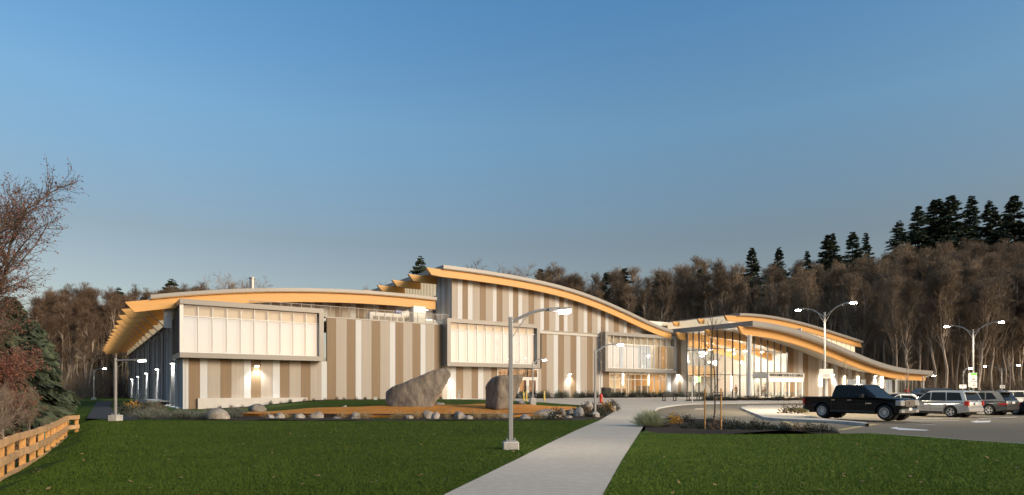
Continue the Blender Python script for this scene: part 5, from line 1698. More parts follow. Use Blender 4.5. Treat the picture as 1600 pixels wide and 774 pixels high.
sapling(1321, 62, 562, 'bare sapling behind the black pickup cab', 8, .04, False, .8)
sapling(1579, 92, 560, 'bare sapling at the far right of the car park', 9, .06, True, .9)
sapling(1530, 100, 540, 'leaning thin bare sapling behind the car park signs', 12, .05, True, .5)
# ------------------------------------------------------------------ lamp posts
def lamp_head(parent, p, d, L=.62, lit=True, e=60, side=None):
    """flat LED head starting at p, pointing along the unit direction d"""
    p, d = Vector(p), Vector(d).normalized()
    q = p + d * L
    h = MB().bar(p, p + d * L * .45, .16, .10).bar(p + d * L * .45, q, .26, .07).build('lamp_head', M['steel'], parent)
    MB().bar(p + d * L * .48 - Vector((0, 0, .075)), q - d * .02 - Vector((0, 0, .075)), .21, .085).build('lens', M['lamp'] if lit else M['lamp_dim'], h)
    if lit:
        ld = bpy.data.lights.new('lamp_light', 'SPOT'); ld.energy = e; ld.spot_size = R(150); ld.spot_blend = .6; ld.shadow_soft_size = .12; ld.color = (1, .86, .64)
        link('lamp_light', ld, h, tuple(p + d * L * .75 - Vector((0, 0, .16))))
    return h
def path_lamp(px, Y, base_py, top_py, reach, rise, label, lit=True, az=0.0, e=60, sq=True, bw=.42):
    X = (px - 800) / F * Y
    zb = EYE - (base_py - 611) * Y / F
    H = EYE + (611 - top_py) * Y / F - zb
    t = thing('lamp_post', label, 'lamp post', (X, Y, zb), az)
    bb = MB().bevbox((-bw / 2, -bw / 2, -.5), (bw / 2, bw / 2, .20 if Y < 30 else .3), .02).build('base', M['conc_base'], t)
    z0 = .20 if Y < 30 else .3
    MB().bevbox((-.14, -.14, z0), (.14, .14, z0 + .03), .01).build('base_plate', M['steel'], t)
    for sx in (-1, 1):
        for sy in (-1, 1):
            MB().tube([(sx * .11, sy * .11, z0 + .03), (sx * .11, sy * .11, z0 + .09)], .018, 6).build('bolt', M['steel'], t)
    MB().bevbox((-.058, -.058, z0 + .03), (.058, .058, H), .012).build('pole', M['steel'], t)
    pts = []
    for k in range(9):
        a = k / 8
        pts.append((.05 + reach * a, 0, H - .12 + rise * math.sin(a * math.pi / 2)))
    MB().tube(pts, [.04] * 9, 8).build('arm', M['steel'], t)
    pts2 = [(.05 + reach * .62 * a, 0, H - .55 + (rise + .33) * math.sin(a * math.pi / 2)) for a in [k / 6 for k in range(7)]]
    MB().tube(pts2, .012, 6).build('brace_rod', M['steel'], t)
    lamp_head(t, (.05 + reach, 0, H - .12 + rise), (1, 0, .05), .62, lit, e)
    return t
path_lamp(798, 17.4, 701.5, 496, 1.0, .34, 'tall grey lamp post nearest the camera beside the walkway', True, R(4), 45, bw=.43)
path_lamp(930, 37.6, 653.5, 547, 1.05, .48, 'lamp post beside the walkway in front of the right bay window', True, R(8), 60)
path_lamp(180.5, 33.8, 657.5, 560, 1.0, .02, 'unlit lamp post at the near end of the dark path', False, R(-5), 0, bw=.5)
path_lamp(146.5, 86, 625, 578, .9, .3, 'lit lamp post far along the dark path by the wood', True, R(5), 80)
path_lamp(832.5, 55, 628, 566, .55, .35, 'lit lamp post in front of the glazed double doors', True, R(10), 60, bw=.5)
def lot_lamp(px, Y, top_py, label, az, lam=2.4, rise=.5, small=False, single=False, e=2200):
    X = (px - 800) / F * Y
    zb = height(X, Y) - .1
    H = EYE + (611 - top_py) * Y / F - zb
    t = thing('lamp_post', label, 'lamp post', (X, Y, zb), az)
    MB().tube([(0, 0, -.3), (0, 0, .6), (0, 0, .62)], [.28, .28, .24], 16).build('base', M['conc_base'], t)
    MB().tube([(0, 0, .6), (0, 0, H)], [.085, .06], 12).build('pole', M['steel'], t)
    for s in ((1,) if single else (-1, 1)):
        pts = [(s * (.04 + lam * .72 * a), 0, H - .35 + (rise + .3) * math.sin(a * math.pi / 2)) for a in [k / 8 for k in range(9)]]
        MB().tube(pts, .035, 8).build('arm', M['steel'], t)
        pts2 = [(s * (.04 + lam * .45 * a), 0, H - .8 + (rise + .62) * math.sin(a * math.pi / 2)) for a in [k / 6 for k in range(7)]]
        MB().tube(pts2, .022, 6).build('brace_rod', M['steel'], t)
        x = s * (.04 + lam * .72); z = H - .05 + rise
        lamp_head(t, (x, 0, z), (s, 0, .03), .7, True, e)
        MB().tube([(x * .8, 0, z - .02), (x * .8, 0, z - .16)], .025, 6).build('sensor', M['steel'], t)
    return t
PAZ = math.atan2(-.89, .45)
lot_lamp(1288.5, 48, 488, 'tall double armed lamp post behind the black pickup', PAZ, 2.5, .52)
lot_lamp(1520.5, 58, 515, 'tall double armed lamp post behind the grey SUV', PAZ, 2.4, .55)
lot_lamp(1505, 80, 579, 'small single armed lamp post beyond the silver SUV', R(20), 1.0, .35, single=True, e=200)
lot_lamp(1565, 96, 575, 'far double armed lamp post before the wood at right', PAZ + .25, 2.1, .4, e=300)
lot_lamp(1442, 96, 587, 'small lamp post beyond the right end of the curved roof', R(10), 1.9, .05, single=True, e=120)

# ------------------------------------------------------------------ signs and street furniture
def board(name, label, px, Y, x0, x1, y0, y1, post_bottom=None, green=0.0, lines=(), cat='sign', letters=None):
    xa, xb = (x0 - px) / F * Y, (x1 - px) / F * Y
    X = (px - 800) / F * Y
    zb = height(X, Y) - .1
    za, zt = EYE + (611 - y1) * Y / F - zb, EYE + (611 - y0) * Y / F - zb
    t = thing(name, label, cat, (X, Y - .09, zb))
    MB().box((xa, -.03, za), (xb, 0, zt)).build('board', M['sign_white'], t)
    w, h = xb - xa, zt - za
    if green:
        MB().box((xa + .02, -.036, zt - h * green), (xb - .02, -.031, zt - .02)).build('header', M['sign_green'] if green < .35 else M['conc_base'], t)
    for (a, b, c, d) in lines:
        MB().box((xa + w * a, -.036, za + h * c), (xa + w * b, -.031, za + h * d)).build('print', M['letter'], t)
    if post_bottom:
        MB().tube([(0, .03, -.3), (0, .03, zt - .02)], .03, 8).build('post', M['steel'], t)
    return t
board('lot_sign', 'white notice board mounted on the double lamp post behind the pickup', 1289.5, 47.8, 1279, 1300.5, 577, 591.5, None, .4, ((.2, .8, .42, .46), (.25, .75, .28, .32), (.2, .8, .14, .18)))
board('lot_sign', 'white parking sign with green header on the second double lamp post', 1519.5, 57.8, 1514.5, 1525, 583, 596, None, .28, ((.25, .75, .52, .56), (.2, .8, .38, .42), (.25, .75, .2, .3)))
board('lot_sign', 'grey lower sign plate below the green headed parking sign', 1520, 57.8, 1515.5, 1525.2, 597, 606, None, 0, ((.3, .7, .6, .7), (.25, .75, .3, .4)))
board('lot_sign', 'narrow edge on sign left of the green headed parking sign', 1513.5, 57.6, 1511.5, 1515.3, 583.5, 605, True, 0, ())
board('stall_sign', 'low white sign with dark symbol above the silver SUV roof', 1503.5, 62, 1498, 1508.5, 601.5, 607, True, 0, ((.3, .42, .2, .85), (.42, .62, .6, .85)))
board('stall_sign', 'low white sign above the white SUV at far right', 1565, 66, 1561, 1569, 602, 607, True, 0, ((.2, .8, .55, .65), (.25, .75, .3, .38)))
board('marker_sign', 'small white marker plate in the soil under the striped front', 587, 61, 584.5, 590, 620.5, 625, True, 0, ())
t = board('marker_sign', 'slim white post with green top against the striped front', 717.5, 62, 716, 719, 610, 623, True, .45, ())

# hydrant
X, Y = GH(939, 630.3)
hy = thing('fire_hydrant', 'red fire hydrant with white side caps beside the walkway', 'fire hydrant', (X, Y, height(X, Y)))
k = (630.3 - 614.5) * Y / F / .82
MB().lathe([(.15, 0), (.15, .05), (.10, .06), (.10, .50), (.14, .51), (.14, .56), (.12, .58), (.11, .66), (.07, .74), (.03, .77), (.03, .82)], 14).build('barrel', M['red'], hy, True)
for s in (-1, 1):
    MB().tube([(s * .08, 0, .42), (s * .19, 0, .42)], .06, 10).build('side_cap', M['sign_white'], hy)
MB().tube([(0, -.08, .38), (0, -.2, .38)], .075, 10).build('front_cap', M['red'], hy)
hy.scale = (k * 1.15, k * 1.15, k)
# utility cabinet
X, Y = f2w(U(947, -.9), -.9)
cb = thing('utility_cabinet', 'black utility cabinet against the wall behind the hydrant', 'cabinet', (X, Y, height(X, Y)), ANG)
MB().bevbox((-.55, -.35, 0), (.55, .35, 1.25), .03).build('body', M['black'], cb)
MB().box((-.58, -.38, 1.25), (.58, .38, 1.31)).build('lid', M['black'], cb)
MB().box((-.5, -.362, .1), (-.02, -.352, 1.15)).build('door', M['rubber'], cb); MB().box((.02, -.362, .1), (.5, -.352, 1.15)).build('door', M['rubber'], cb)
for px, py, lab in ((818, 628, 'yellow bollard left of the pair before the glazed doors'), (822.5, 626.8, 'yellow bollard right of the pair before the glazed doors'), (850.5, 627, 'lone yellow bollard right of the lamp before the doors')):
    X, Y = GH(px, py)
    t = thing('bollard', lab, 'bollard', (X, Y, height(X, Y)))
    h = 15.5 * Y / F
    MB().tube([(0, 0, -.2), (0, 0, h - .08), (0, 0, h - .02), (0, 0, h)], [.09, .09, .07, .03], 12).build('post', M['yellow'], t, False)
    MB().tube([(0, 0, h - .3), (0, 0, h - .22)], .094, 12).build('band', M['sign_white'], t)
for px, y0, y1, lab in ((1081.5, 589, 629.2, 'slim white pole on the kerb left of the hall corner'), (1101, 572, 628.5, 'taller slim white pole by the hall corner')):
    X, Y = GH(px, y1)
    t = thing('white_pole', lab, 'pole', (X, Y, height(X, Y)))
    h = (y1 - y0) * Y / F
    MB().tube([(0, 0, -.2), (0, 0, h), (0, 0, h + .06)], [.055, .05, .02], 10).build('shaft', M['mull'], t)
    MB().tube([(0, 0, 0), (0, 0, .06)], .12, 10).build('foot', M['steel'], t)
def bench(px, py, label):
    X, Y = GH(px, py)
    t = thing('bench', label, 'bench', (X, Y, height(X, Y)), ANG)
    for s in (-.85, .85):
        MB().box((s - .04, -.25, 0), (s + .04, .25, .06)).box((s - .04, .12, .06), (s + .04, .2, .95)).box((s - .04, -.2, .06), (s + .04, -.12, .45)).build('leg', M['black'], t)
    for k in range(3): MB().box((-.95, -.22 + k * .14, .45), (.95, -.11 + k * .14, .49)).build('seat_slat', M['black'], t)
    for z in (.62, .86): MB().box((-.95, .10, z), (.95, .14, z + .09)).build('back_slat', M['black'], t)
bench(1083, 626, 'black bench left of the slim white poles')
bench(1123, 626.2, 'black bench behind the staked sapling')
bench(1046, 627, 'black bench in front of the storefront glass')

# ------------------------------------------------------------------ people
def person(X, Y, z, rz, label, top, bottom, h=1.72, pose='stand', hair=(.03, .02, .015)):
    t = thing('person', label, 'person', (X, Y, z), rz)
    s = h / 1.75
    step = .16 if pose == 'walk' else .03
    Pn = {'pel': (0, 0, .95), 'sp': (0, .01, 1.15), 'ch': (0, 0, 1.36), 'nk': (0, 0, 1.50), 'hd': (0, -.015, 1.60), 'top': (0, -.01, 1.72),
          'hl': (.10, 0, .92), 'kl': (.11, -step, .50), 'al': (.11, -step * .6, .08), 'tl': (.12, -step * .6 - .15, .04),
          'hr': (-.10, 0, .92), 'kr': (-.11, step * .5, .50), 'ar': (-.11, step * 1.6, .08), 'tr': (-.12, step * 1.6 - .15, .04),
          'sl': (.19, 0, 1.42), 'el': (.25, .03, 1.13), 'wl': (.24, -.12 if pose != 'stand' else -.04, .90), 'fl': (.24, -.15 if pose != 'stand' else -.06, .80),
          'sr': (-.19, 0, 1.42), 'er': (-.25, .03, 1.13), 'wr': (-.24, -.08, .90), 'fr': (-.24, -.10, .80)}
    RD = {'pel': .13, 'sp': .125, 'ch': .145, 'nk': .055, 'hd': .088, 'top': .07, 'hl': .085, 'kl': .055, 'al': .04, 'tl': .035, 'hr': .085, 'kr': .055, 'ar': .04, 'tr': .035,
          'sl': .06, 'el': .042, 'wl': .03, 'fl': .034, 'sr': .06, 'er': .042, 'wr': .03, 'fr': .034}
    ED = [('pel', 'sp'), ('sp', 'ch'), ('ch', 'nk'), ('nk', 'hd'), ('hd', 'top'), ('pel', 'hl'), ('hl', 'kl'), ('kl', 'al'), ('al', 'tl'), ('pel', 'hr'), ('hr', 'kr'), ('kr', 'ar'), ('ar', 'tr'),
          ('ch', 'sl'), ('sl', 'el'), ('el', 'wl'), ('wl', 'fl'), ('ch', 'sr'), ('sr', 'er'), ('er', 'wr'), ('wr', 'fr')]
    def skin(name, keys, root, grow_, m):
        ks = list(keys)
        me = bpy.data.meshes.new(name)
        me.from_pydata([tuple(c * s for c in Pn[k]) for k in ks], [(ks.index(a), ks.index(b)) for a, b in ED if a in ks and b in ks], [])
        o = bpy.data.objects.new('tmp', me); COL.objects.link(o)
        md = o.modifiers.new('s', 'SKIN')
        for i, k in enumerate(ks):
            r = RD[k] * s + grow_
            me.skin_vertices[0].data[i].radius = (r * (1.25 if k in ('pel', 'ch', 'sp') else 1), r * (.8 if k in ('pel', 'ch', 'sp') else 1))
            me.skin_vertices[0].data[i].use_root = (k == root)
        o.modifiers.new('d', 'SUBSURF').levels = 1
        bpy.context.view_layer.update()
        m2 = bpy.data.meshes.new_from_object(o.evaluated_get(bpy.context.evaluated_depsgraph_get()))
        bpy.data.objects.remove(o)
        m2.materials.clear(); m2.materials.append(m); m2.shade_smooth()
        return link(name, m2, t)
    sk = mat('skin', (.45, .27, .19), .6)
    skin('body', Pn.keys(), 'pel', 0, sk)
    skin('jacket', ('pel', 'sp', 'ch', 'sl', 'el', 'wl', 'sr', 'er', 'wr'), 'pel', .016, mat('jacket_cloth', top, .8))
    skin('trousers', ('pel', 'hl', 'kl', 'al', 'hr', 'kr', 'ar'), 'pel', .013, mat('trouser_cloth', bottom, .8))
    for sx in (1, -1):
        k = 'l' if sx > 0 else 'r'
        a, b = Pn['a' + k], Pn['t' + k]
        MB().bevbox(((a[0] - .05) * s, (b[1] - .03) * s, 0), ((a[0] + .05) * s, (a[1] + .06) * s, .10 * s), .015).build('shoe', M['black'], t)
    hb = bmesh.new(); bmesh.ops.create_icosphere(hb, subdivisions=2, radius=.105 * s)
    for v in hb.verts:
        v.co.z = v.co.z * 1.05 + 1.665 * s; v.co.y = v.co.y + .012
        if v.co.y < -.05 * s and v.co.z < 1.69 * s: v.co.y = -.02
    hm = bpy.data.meshes.new('hair'); hb.to_mesh(hm); hb.free(); hm.materials.append(mat('hair', hair, .7)); hm.shade_smooth()
    link('hair', hm, t)
    f = MB()
    for sx in (-1, 1): f.box(((sx * .033 - .012) * s, -.104 * s, 1.612 * s), ((sx * .033 + .012) * s, -.094 * s, 1.624 * s), 1)
    f.box((-.012 * s, -.118 * s, 1.575 * s), (.012 * s, -.09 * s, 1.605 * s)).box((-.024 * s, -.102 * s, 1.548 * s), (.024 * s, -.09 * s, 1.556 * s), 2)
    for sx in (-1, 1): f.box(((sx * .092 - .01) * s, -.01, 1.585 * s), ((sx * .092 + .01) * s, .03, 1.625 * s))
    f.build('face', [sk, M['black'], M['red']], t)
    for sx in (-1, 1):
        b = Pn['f' + ('l' if sx > 0 else 'r')]
        hd = MB()
        for q in range(4):
            y = b[1] + (q - 1.5) * .02
            hd.tube([(b[0] * s, y * s, (b[2] - .01) * s), ((b[0] - sx * .004) * s, (y - .006) * s, (b[2] - .055) * s), ((b[0] - sx * .018) * s, (y - .01) * s, (b[2] - .09 + abs(q - 1.2) * .008) * s)], .009 * s, 5)
        hd.tube([(b[0] * s, (b[1] - .03) * s, (b[2] + .03) * s), ((b[0] - sx * .02) * s, (b[1] - .055) * s, (b[2] - .02) * s)], .010 * s, 5)
        hd.build('hand', sk, t)
    return t
X = (1417 - 800) / F * 88; person(X, 88, height(X, 88) - .12, R(150), 'person in a red jacket and dark trousers walking among the parked cars', (.62, .03, .03), (.03, .03, .035), 1.74, 'walk')
X, Y = f2w(U(1150, -.5), -.5); person(X, Y, FLZ, R(30), 'person in black standing inside the hall below the vertical light', (.015, .015, .017), (.012, .012, .014), 1.75)
X, Y = f2w(U(1195.5, -3), -3); person(X, Y, FLZ, R(60), 'tall person in dark coat inside the hall beside the vestibule', (.02, .02, .022), (.015, .015, .02), 1.82)
X, Y = f2w(U(1191.5, -2.6), -2.6); person(X, Y, FLZ, R(10), 'shorter person in a pale top inside the hall beside the vestibule', (.55, .54, .52), (.08, .08, .1), 1.45)
X, Y = f2w(U(1184.5, -2), -2); person(X, Y, FLZ, R(80), 'person in grey with dark hair inside the hall, leftmost by the vestibule', (.10, .10, .11), (.04, .04, .05), 1.62)

# ------------------------------------------------------------------ vehicles
def paint_mat(name, col, metal=.3, rough=.28):
    return mat(name, col, rough, metal=metal, coat=.35)
M['carglass'] = mat('car_glass', (.014, .016, .017), .08, spec=.16)
M['chrome'] = mat('chrome', (.62, .60, .57), .18, metal=.95)
M['alloy'] = mat('alloy', (.62, .60, .57), .35, metal=.15)
M['trim'] = mat('black_trim', (.018, .018, .019), .5)
M['tail'] = mat('tail_lamp', (.42, .015, .012), .25, coat=.6)
M['headl'] = mat('head_lamp', (.60, .59, .56), .12, metal=.4, coat=.8)
M['plate'] = mat('plate_white', (.70, .70, .68), .5)
M['underbody'] = mat('underbody', (.01, .01, .01), .9)

def wheel_meshes(r, w, spokes, seed=0):
    tyre = MB().lathe([(r * .62, -w / 2 + .01), (r * .90, -w / 2), (r * .985, -w * .34), (r, -w * .2), (r, w * .2), (r * .985, w * .34), (r * .90, w / 2), (r * .62, w / 2 - .01)], 28, 0, 'y', caps=False).mesh('tyre', M['rubber'], True)
    rim = MB()
    rim.lathe([(r * .665, -w * .46), (r * .66, -w * .50), (r * .60, -w * .49), (r * .585, -w * .2), (r * .585, w * .3)], 28, 0, 'y', caps=False)
    rim.lathe([(.02, -w * .42), (r * .13, -w * .42), (r * .15, -w * .30), (r * .15, -w * .1)], 14, 0, 'y')
    for k in range(spokes):
        a = 2 * math.pi * k / spokes
        wd = r * (.62 / spokes + .035)
        c, s_ = math.cos(a), math.sin(a)
        rim.bar((c * r * .10, -w * .33, s_ * r * .10), (c * r * .62, -w * .40, s_ * r * .62), .035, wd, 0, (-s_, 0, c))
    rim.lathe([(.01, -w * .02), (r * .585, -w * .02)], 20, 1, 'y')
    return tyre, rim.mesh('rim', [M['alloy'], M['underbody']])

def offset_poly(poly, d):
    n = len(poly); out = []
    area2 = sum(poly[i][0] * poly[(i + 1) % n][1] - poly[(i + 1) % n][0] * poly[i][1] for i in range(n))
    sg = 1 if area2 > 0 else -1
    for i in range(n):
        a, b, c = Vector(poly[i - 1]), Vector(poly[i]), Vector(poly[(i + 1) % n])
        n1 = Vector((-(b - a).y, (b - a).x)).normalized(); n2 = Vector((-(c - b).y, (c - b).x)).normalized()
        m_ = n1 + n2
        m_ = m_.normalized() if m_.length > 1e-6 else n1
        out.append(tuple(b + m_ * d * sg))
    return out

def vehicle(name, label, cat, loc, rz, spec, group=None):
    """nose towards +x; spec holds the measured proportions of the kind"""
    t = thing(name, label, cat, loc, rz, group)
    L, W, H = spec['L'], spec['W'], spec['H']
    r, wb = spec['r'], spec['wb']
    xf = spec.get('xf', L / 2 - spec.get('fo', .92)); xr = xf - wb
    pm, wdt = spec['paint'], W / 2
    bel = spec['belt']
    gc = spec.get('gc', .24)
    ar = r * 1.17
    # lower body with open wheel arches
    def arch(cx):
        z0 = gc
        pts = []
        a0 = math.asin(min(.95, (r - z0) / ar)) if r > z0 else 0
        for k in range(13):
            a = math.pi + a0 - (math.pi + 2 * a0) * k / 12
            pts.append((cx + ar * math.cos(a), r + ar * math.sin(a)))
        return pts
    low = [(-L / 2 + .12, gc + .10)] + arch(xr) + arch(xf) + [(L / 2 - .18, gc + .02)]
    up = spec['upper']            # list of (x,z) from nose to tail along the top of the lower body
    poly = low + up
    tw = spec.get('taper', .13)
    def shell(poly, half, bev, ins):
        inn = offset_poly(poly, ins)
        n = len(poly)
        rows = [(-half, inn), (-half + bev * .35, offset_poly(poly, ins * .3)), (-half + bev, poly), (half - bev, poly), (half - bev * .35, offset_poly(poly, ins * .3)), (half, inn)]
        vs = []
        for y, pl in rows:
            for x, z in pl:
                k = 1 - tw * (abs(x) / (L / 2)) ** 7
                kz = 1 - spec.get('tuck', .035) * max(0, (.5 - z)) / .5
                vs.append((x, y * k * kz, z))
        fs = [tuple(range(n)), tuple(range(5 * n, 6 * n))[::-1]]
        for q in range(5):
            for i in range(n):
                j = (i + 1) % n
                fs.append((q * n + j, q * n + i, (q + 1) * n + i, (q + 1) * n + j))
        return vs, fs
    vs, fs = shell(poly, wdt, .10, .045)
    body = MB().add(vs, fs).build('body', pm, t)
    for p in body.data.polygons: p.use_smooth = len(p.vertices) == 4
    # cabin
    g = spec['cabin']             # (xr_bot, xr_top, xf_top, xf_bot, roof bow)
    xb0, xt0, xt1, xb1 = g
    wb_, wt_ = wdt * .94, wdt * .78
    zr = H
    prof = [(xb0, bel - .05), (xt0, zr - .07), (xt0 + .12, zr - .02), ((xt0 + xt1) / 2, zr), (xt1 - .15, zr - .02), (xt1, zr - .06), (xb1, bel - .05)]
    def hw(z): return wb_ + (wt_ - wb_) * max(0, min(1, (z - bel) / (H - bel)))
    vs = []
    n = len(prof)
    for sgn, sc in ((-1, 1.0), (-1, .86), (1, .86), (1, 1.0)):
        for x, z in prof:
            zz = z + (.03 if sc < 1 and z > H - .1 else 0)
            vs.append((x, sgn * hw(z) * sc, zz))
    fs = [tuple(range(n)), tuple(range(3 * n, 4 * n))[::-1]]
    for q in range(3):
        for i in range(n):
            j = (i + 1) % n
            fs.append((q * n + j, q * n + i, (q + 1) * n + i, (q + 1) * n + j))
    cab = MB().add(vs, fs).build('roof', pm, t)
    # side glass
    for poly_w in spec['windows']:
        for sgn in (-1, 1):
            k = len(poly_w)
            o = [(x, sgn * (hw(z) + .012), z) for x, z in poly_w]
            i_ = [(x, sgn * (hw(z) - .03), z) for x, z in poly_w]
            MB().add(o + i_, [tuple(range(k)), tuple(range(k, 2 * k))[::-1]] + [((a + 1) % k, a, k + a, k + (a + 1) % k) for a in range(k)]).build('side_window', M['carglass'], t)
    def screen(nm, xa, za, xb, zb, out):
        a = (xa, za); b = (xb, zb)
        d = Vector((xb - xa, zb - za)).normalized(); nn = Vector((d.y, -d.x)) * out
        if nn.y < 0: nn = -nn
        p0 = Vector(a) + d * .07; p1 = Vector(b) - d * .07
        vs = []
        for e in (.014, -.03):
            for p in (p0, p1):
                for sgn in (-1, 1):
                    q = p + nn * e
                    vs.append((q.x, sgn * (hw(p.y) - .09), q.y))
        MB().add(vs, [(0, 1, 3, 2), (4, 6, 7, 5), (0, 4, 5, 1), (2, 3, 7, 6), (0, 2, 6, 4), (1, 5, 7, 3)]).build(nm, M['carglass'], t)
    screen('windscreen', xb1, bel, xt1, zr - .06, 1)
    screen('rear_window', xb0, bel, xt0, zr - .07, 1)
    # wheels
    ty, rm = wheel_meshes(r, spec.get('tw', .24), spec['spokes'])
    for cx in (xr, xf):
        for sgn in (-1, 1):
            wobj = link('wheel', ty, t, (cx, sgn * (wdt - .135), r), (0, 0, 0 if sgn < 0 else math.pi))
            link('rim', rm, wobj)
    MB().box((-L / 2 + .3, -wdt + .28, gc - .05), (L / 2 - .3, wdt - .28, gc + .35)).build('underbody', M['underbody'], t)
    # arch liners
    for cx in (xr, xf):
        for sgn in (-1, 1):
            y0, y1 = sorted((sgn * (wdt - .30), sgn * (wdt - .62)))
            MB().tube([(cx, y0, r + .02), (cx, y1, r + .02)], ar + .02, 16).build('arch_liner', M['underbody'], t)
    # door seams, handles, sill, mirrors
    for x in spec['seams']:
        for sgn in (-1, 1):
            MB().box((x - .008, sgn * (wdt - .005) - .006, gc + .16), (x + .008, sgn * (wdt - .005) + .006, bel - .06)).build('door_seam', M['trim'], t)
    for x in spec['handles']:
        for sgn in (-1, 1):
            MB().box((x - .11, sgn * (wdt + .012) - .02, bel - .15), (x + .11, sgn * (wdt + .012) + .02, bel - .11)).build('door_handle', spec.get('handle_m', pm), t)
    for sgn in (-1, 1):
        MB().box((xr + ar + .06, sgn * (wdt - .02) - .02, gc + .02), (xf - ar - .06, sgn * (wdt - .02) + .02, gc + .13)).build('sill', spec.get('sill_m', M['trim']), t)
        xm = spec.get('mirror', xb1 - .45)
        mm = MB().bevbox((xm - .10, -.12, bel + .02), (xm + .08, .12, bel + .22), .03).build('mirror', spec.get('mirror_m', pm), t)
        mm.location = (0, sgn * (wdt + .10), 0)
    # lamps, bumpers, plates
    k = 1 - tw
    hx, hz0, hz1, hlen = spec['head']
    for sgn in (-1, 1):
        y0, y1 = sgn * wdt * .50, sgn * (wdt * .93)
        MB().bevbox((hx - hlen, min(y0, y1), hz0), (hx, max(y0, y1), hz1), .03).build('headlight', M['headl'], t)
        tx, tz0, tz1, tl = spec['tail']
        y0, y1 = sgn * wdt * spec.get('tail_in', .70), sgn * (wdt * .965)
        MB().bevbox((tx, min(y0, y1), tz0), (tx + tl, max(y0, y1), tz1), .03).build('tail_light', M['tail'], t)
    MB().bevbox((L / 2 - .16, -wdt * .86, gc + .06), (L / 2 + .03, wdt * .86, gc + .30), .05).build('front_bumper', spec.get('bump_m', pm), t)
    MB().bevbox((-L / 2 - .03, -wdt * .90, gc + .14), (-L / 2 + .22, wdt * .90, gc + .42), .06).build('rear_bumper', spec.get('rbump_m', pm), t)
    g0, g1 = spec['grille']
    gr = MB().box((L / 2 - .06, -wdt * .46, g0), (L / 2 + .015, wdt * .46, g1)).build('grille', spec.get('grille_m', M['trim']), t)
    nb = spec.get('bars', 2)
    for i in range(nb):
        z = g0 + (g1 - g0) * (i + .5) / nb
        MB().box((L / 2 + .012, -wdt * .45, z - (g1 - g0) / nb * .26), (L / 2 + .05, wdt * .45, z + (g1 - g0) / nb * .26)).build('bar', M['chrome'], gr)
    MB().box((L / 2 + .03, -.16, gc + .18), (L / 2 + .045, .16, gc + .33)).build('licence_plate', M['plate'], t)
    zz = spec.get('rplate', bel - .22)
    MB().box((-L / 2 - .05, -.17, zz - .08), (-L / 2 - .032, .17, zz + .08)).build('licence_plate', M['plate'], t)
    for ex in spec.get('extra', ()): ex(t, L, wdt, H, bel)
    return t

# black crew cab pickup
def pickup_extra(t, L, w, H, bel):
    # open bed: dark recess with raised rails, tailgate
    MB().box((-L / 2 + .12, -w + .16, bel - .02), (-1.06, w - .16, bel + .026)).build('bed_liner', M['rubber'], t)
    for sgn in (-1, 1):
        MB().box((-L / 2 + .06, sgn * (w - .08) - .07, bel - .01), (-1.04, sgn * (w - .08) + .07, bel + .06)).build('bed_rail', M['trim'], t)
        MB().box((1.05, sgn * (w + .002) - .008, .86), (1.40, sgn * (w + .002) + .008, .93)).build('fender_badge', M['chrome'], t)
        MB().tube([(-1.0, sgn * (w - .02), .40), (1.25, sgn * (w - .02), .40)], .05, 8).build('step_bar', M['trim'], t)
    o = MB().lathe([(.01, -.012), (.16, -.012), (.16, .012), (.01, .012)], 20).build('front_badge', M['chrome'], t)
    o.rotation_euler = (0, R(90), 0); o.location = (L / 2 + .062, 0, .93); o.scale = (.5, 1, 1)
    for sgn in (-1, 1):
        MB().box((L / 2 - .02, sgn * w * .74 - .14, .42), (L / 2 + .035, sgn * w * .74 + .14, .56)).build('fog_lamp', M['headl'], t)
PICK = dict(L=5.90, W=1.95, H=1.95, r=.41, wb=3.72, xf=2.10, belt=1.20, gc=.34, tw=.28, paint=mat('paint_black', (.006, .006, .007), .25, spec=.2, coat=.08), spokes=12,
            upper=[(2.95, .55), (2.95, 1.02), (2.86, 1.14), (1.52, 1.26), (1.46, 1.27), (-1.02, 1.27), (-1.04, 1.22), (-2.88, 1.22), (-2.93, 1.16), (-2.93, .62)],
            cabin=(-1.08, -.86, .80, 1.62), seams=(1.08, -.08, -.98), handles=(.12, -.88), handle_m=M['chrome'], mirror=.92, mirror_m=M['trim'],
            windows=[[(.0, 1.27), (1.28, 1.27), (1.20, 1.33), (.74, 1.84), (.04, 1.86)], [(-.94, 1.27), (-.10, 1.27), (-.06, 1.86), (-.80, 1.85)]],
            head=(2.965, .80, 1.08, .30), tail=(-2.955, .80, 1.16, .16), tail_in=.84, grille=(.74, 1.10), grille_m=M['chrome'], bars=3, bump_m=M['chrome'], rbump_m=M['trim'],
            taper=.17, extra=(pickup_extra,), rplate=.62)
def yaw(hx, hy): return math.atan2(hy, hx)
HD = yaw(.50, -.866)
def park(spec, px, py, ahead, hd, name, label, cat, z=-.12, side=-1):
    """near wheel at longitudinal position `ahead` touches the ground at (px,py)"""
    X, Y = G(px, py, z)
    h = Vector((math.cos(hd), math.sin(hd))); s = Vector((-math.sin(hd), math.cos(hd))) * side
    c = Vector((X, Y)) - h * ahead - s * (spec['W'] / 2 - .05)
    return vehicle(name, label, cat, (c.x, c.y, z), hd, spec)
park(PICK, 1382, 656.3, 2.10, HD, 'pickup_truck', 'black crew cab pickup with chrome grille parked at the island', 'pickup truck', 0.0)

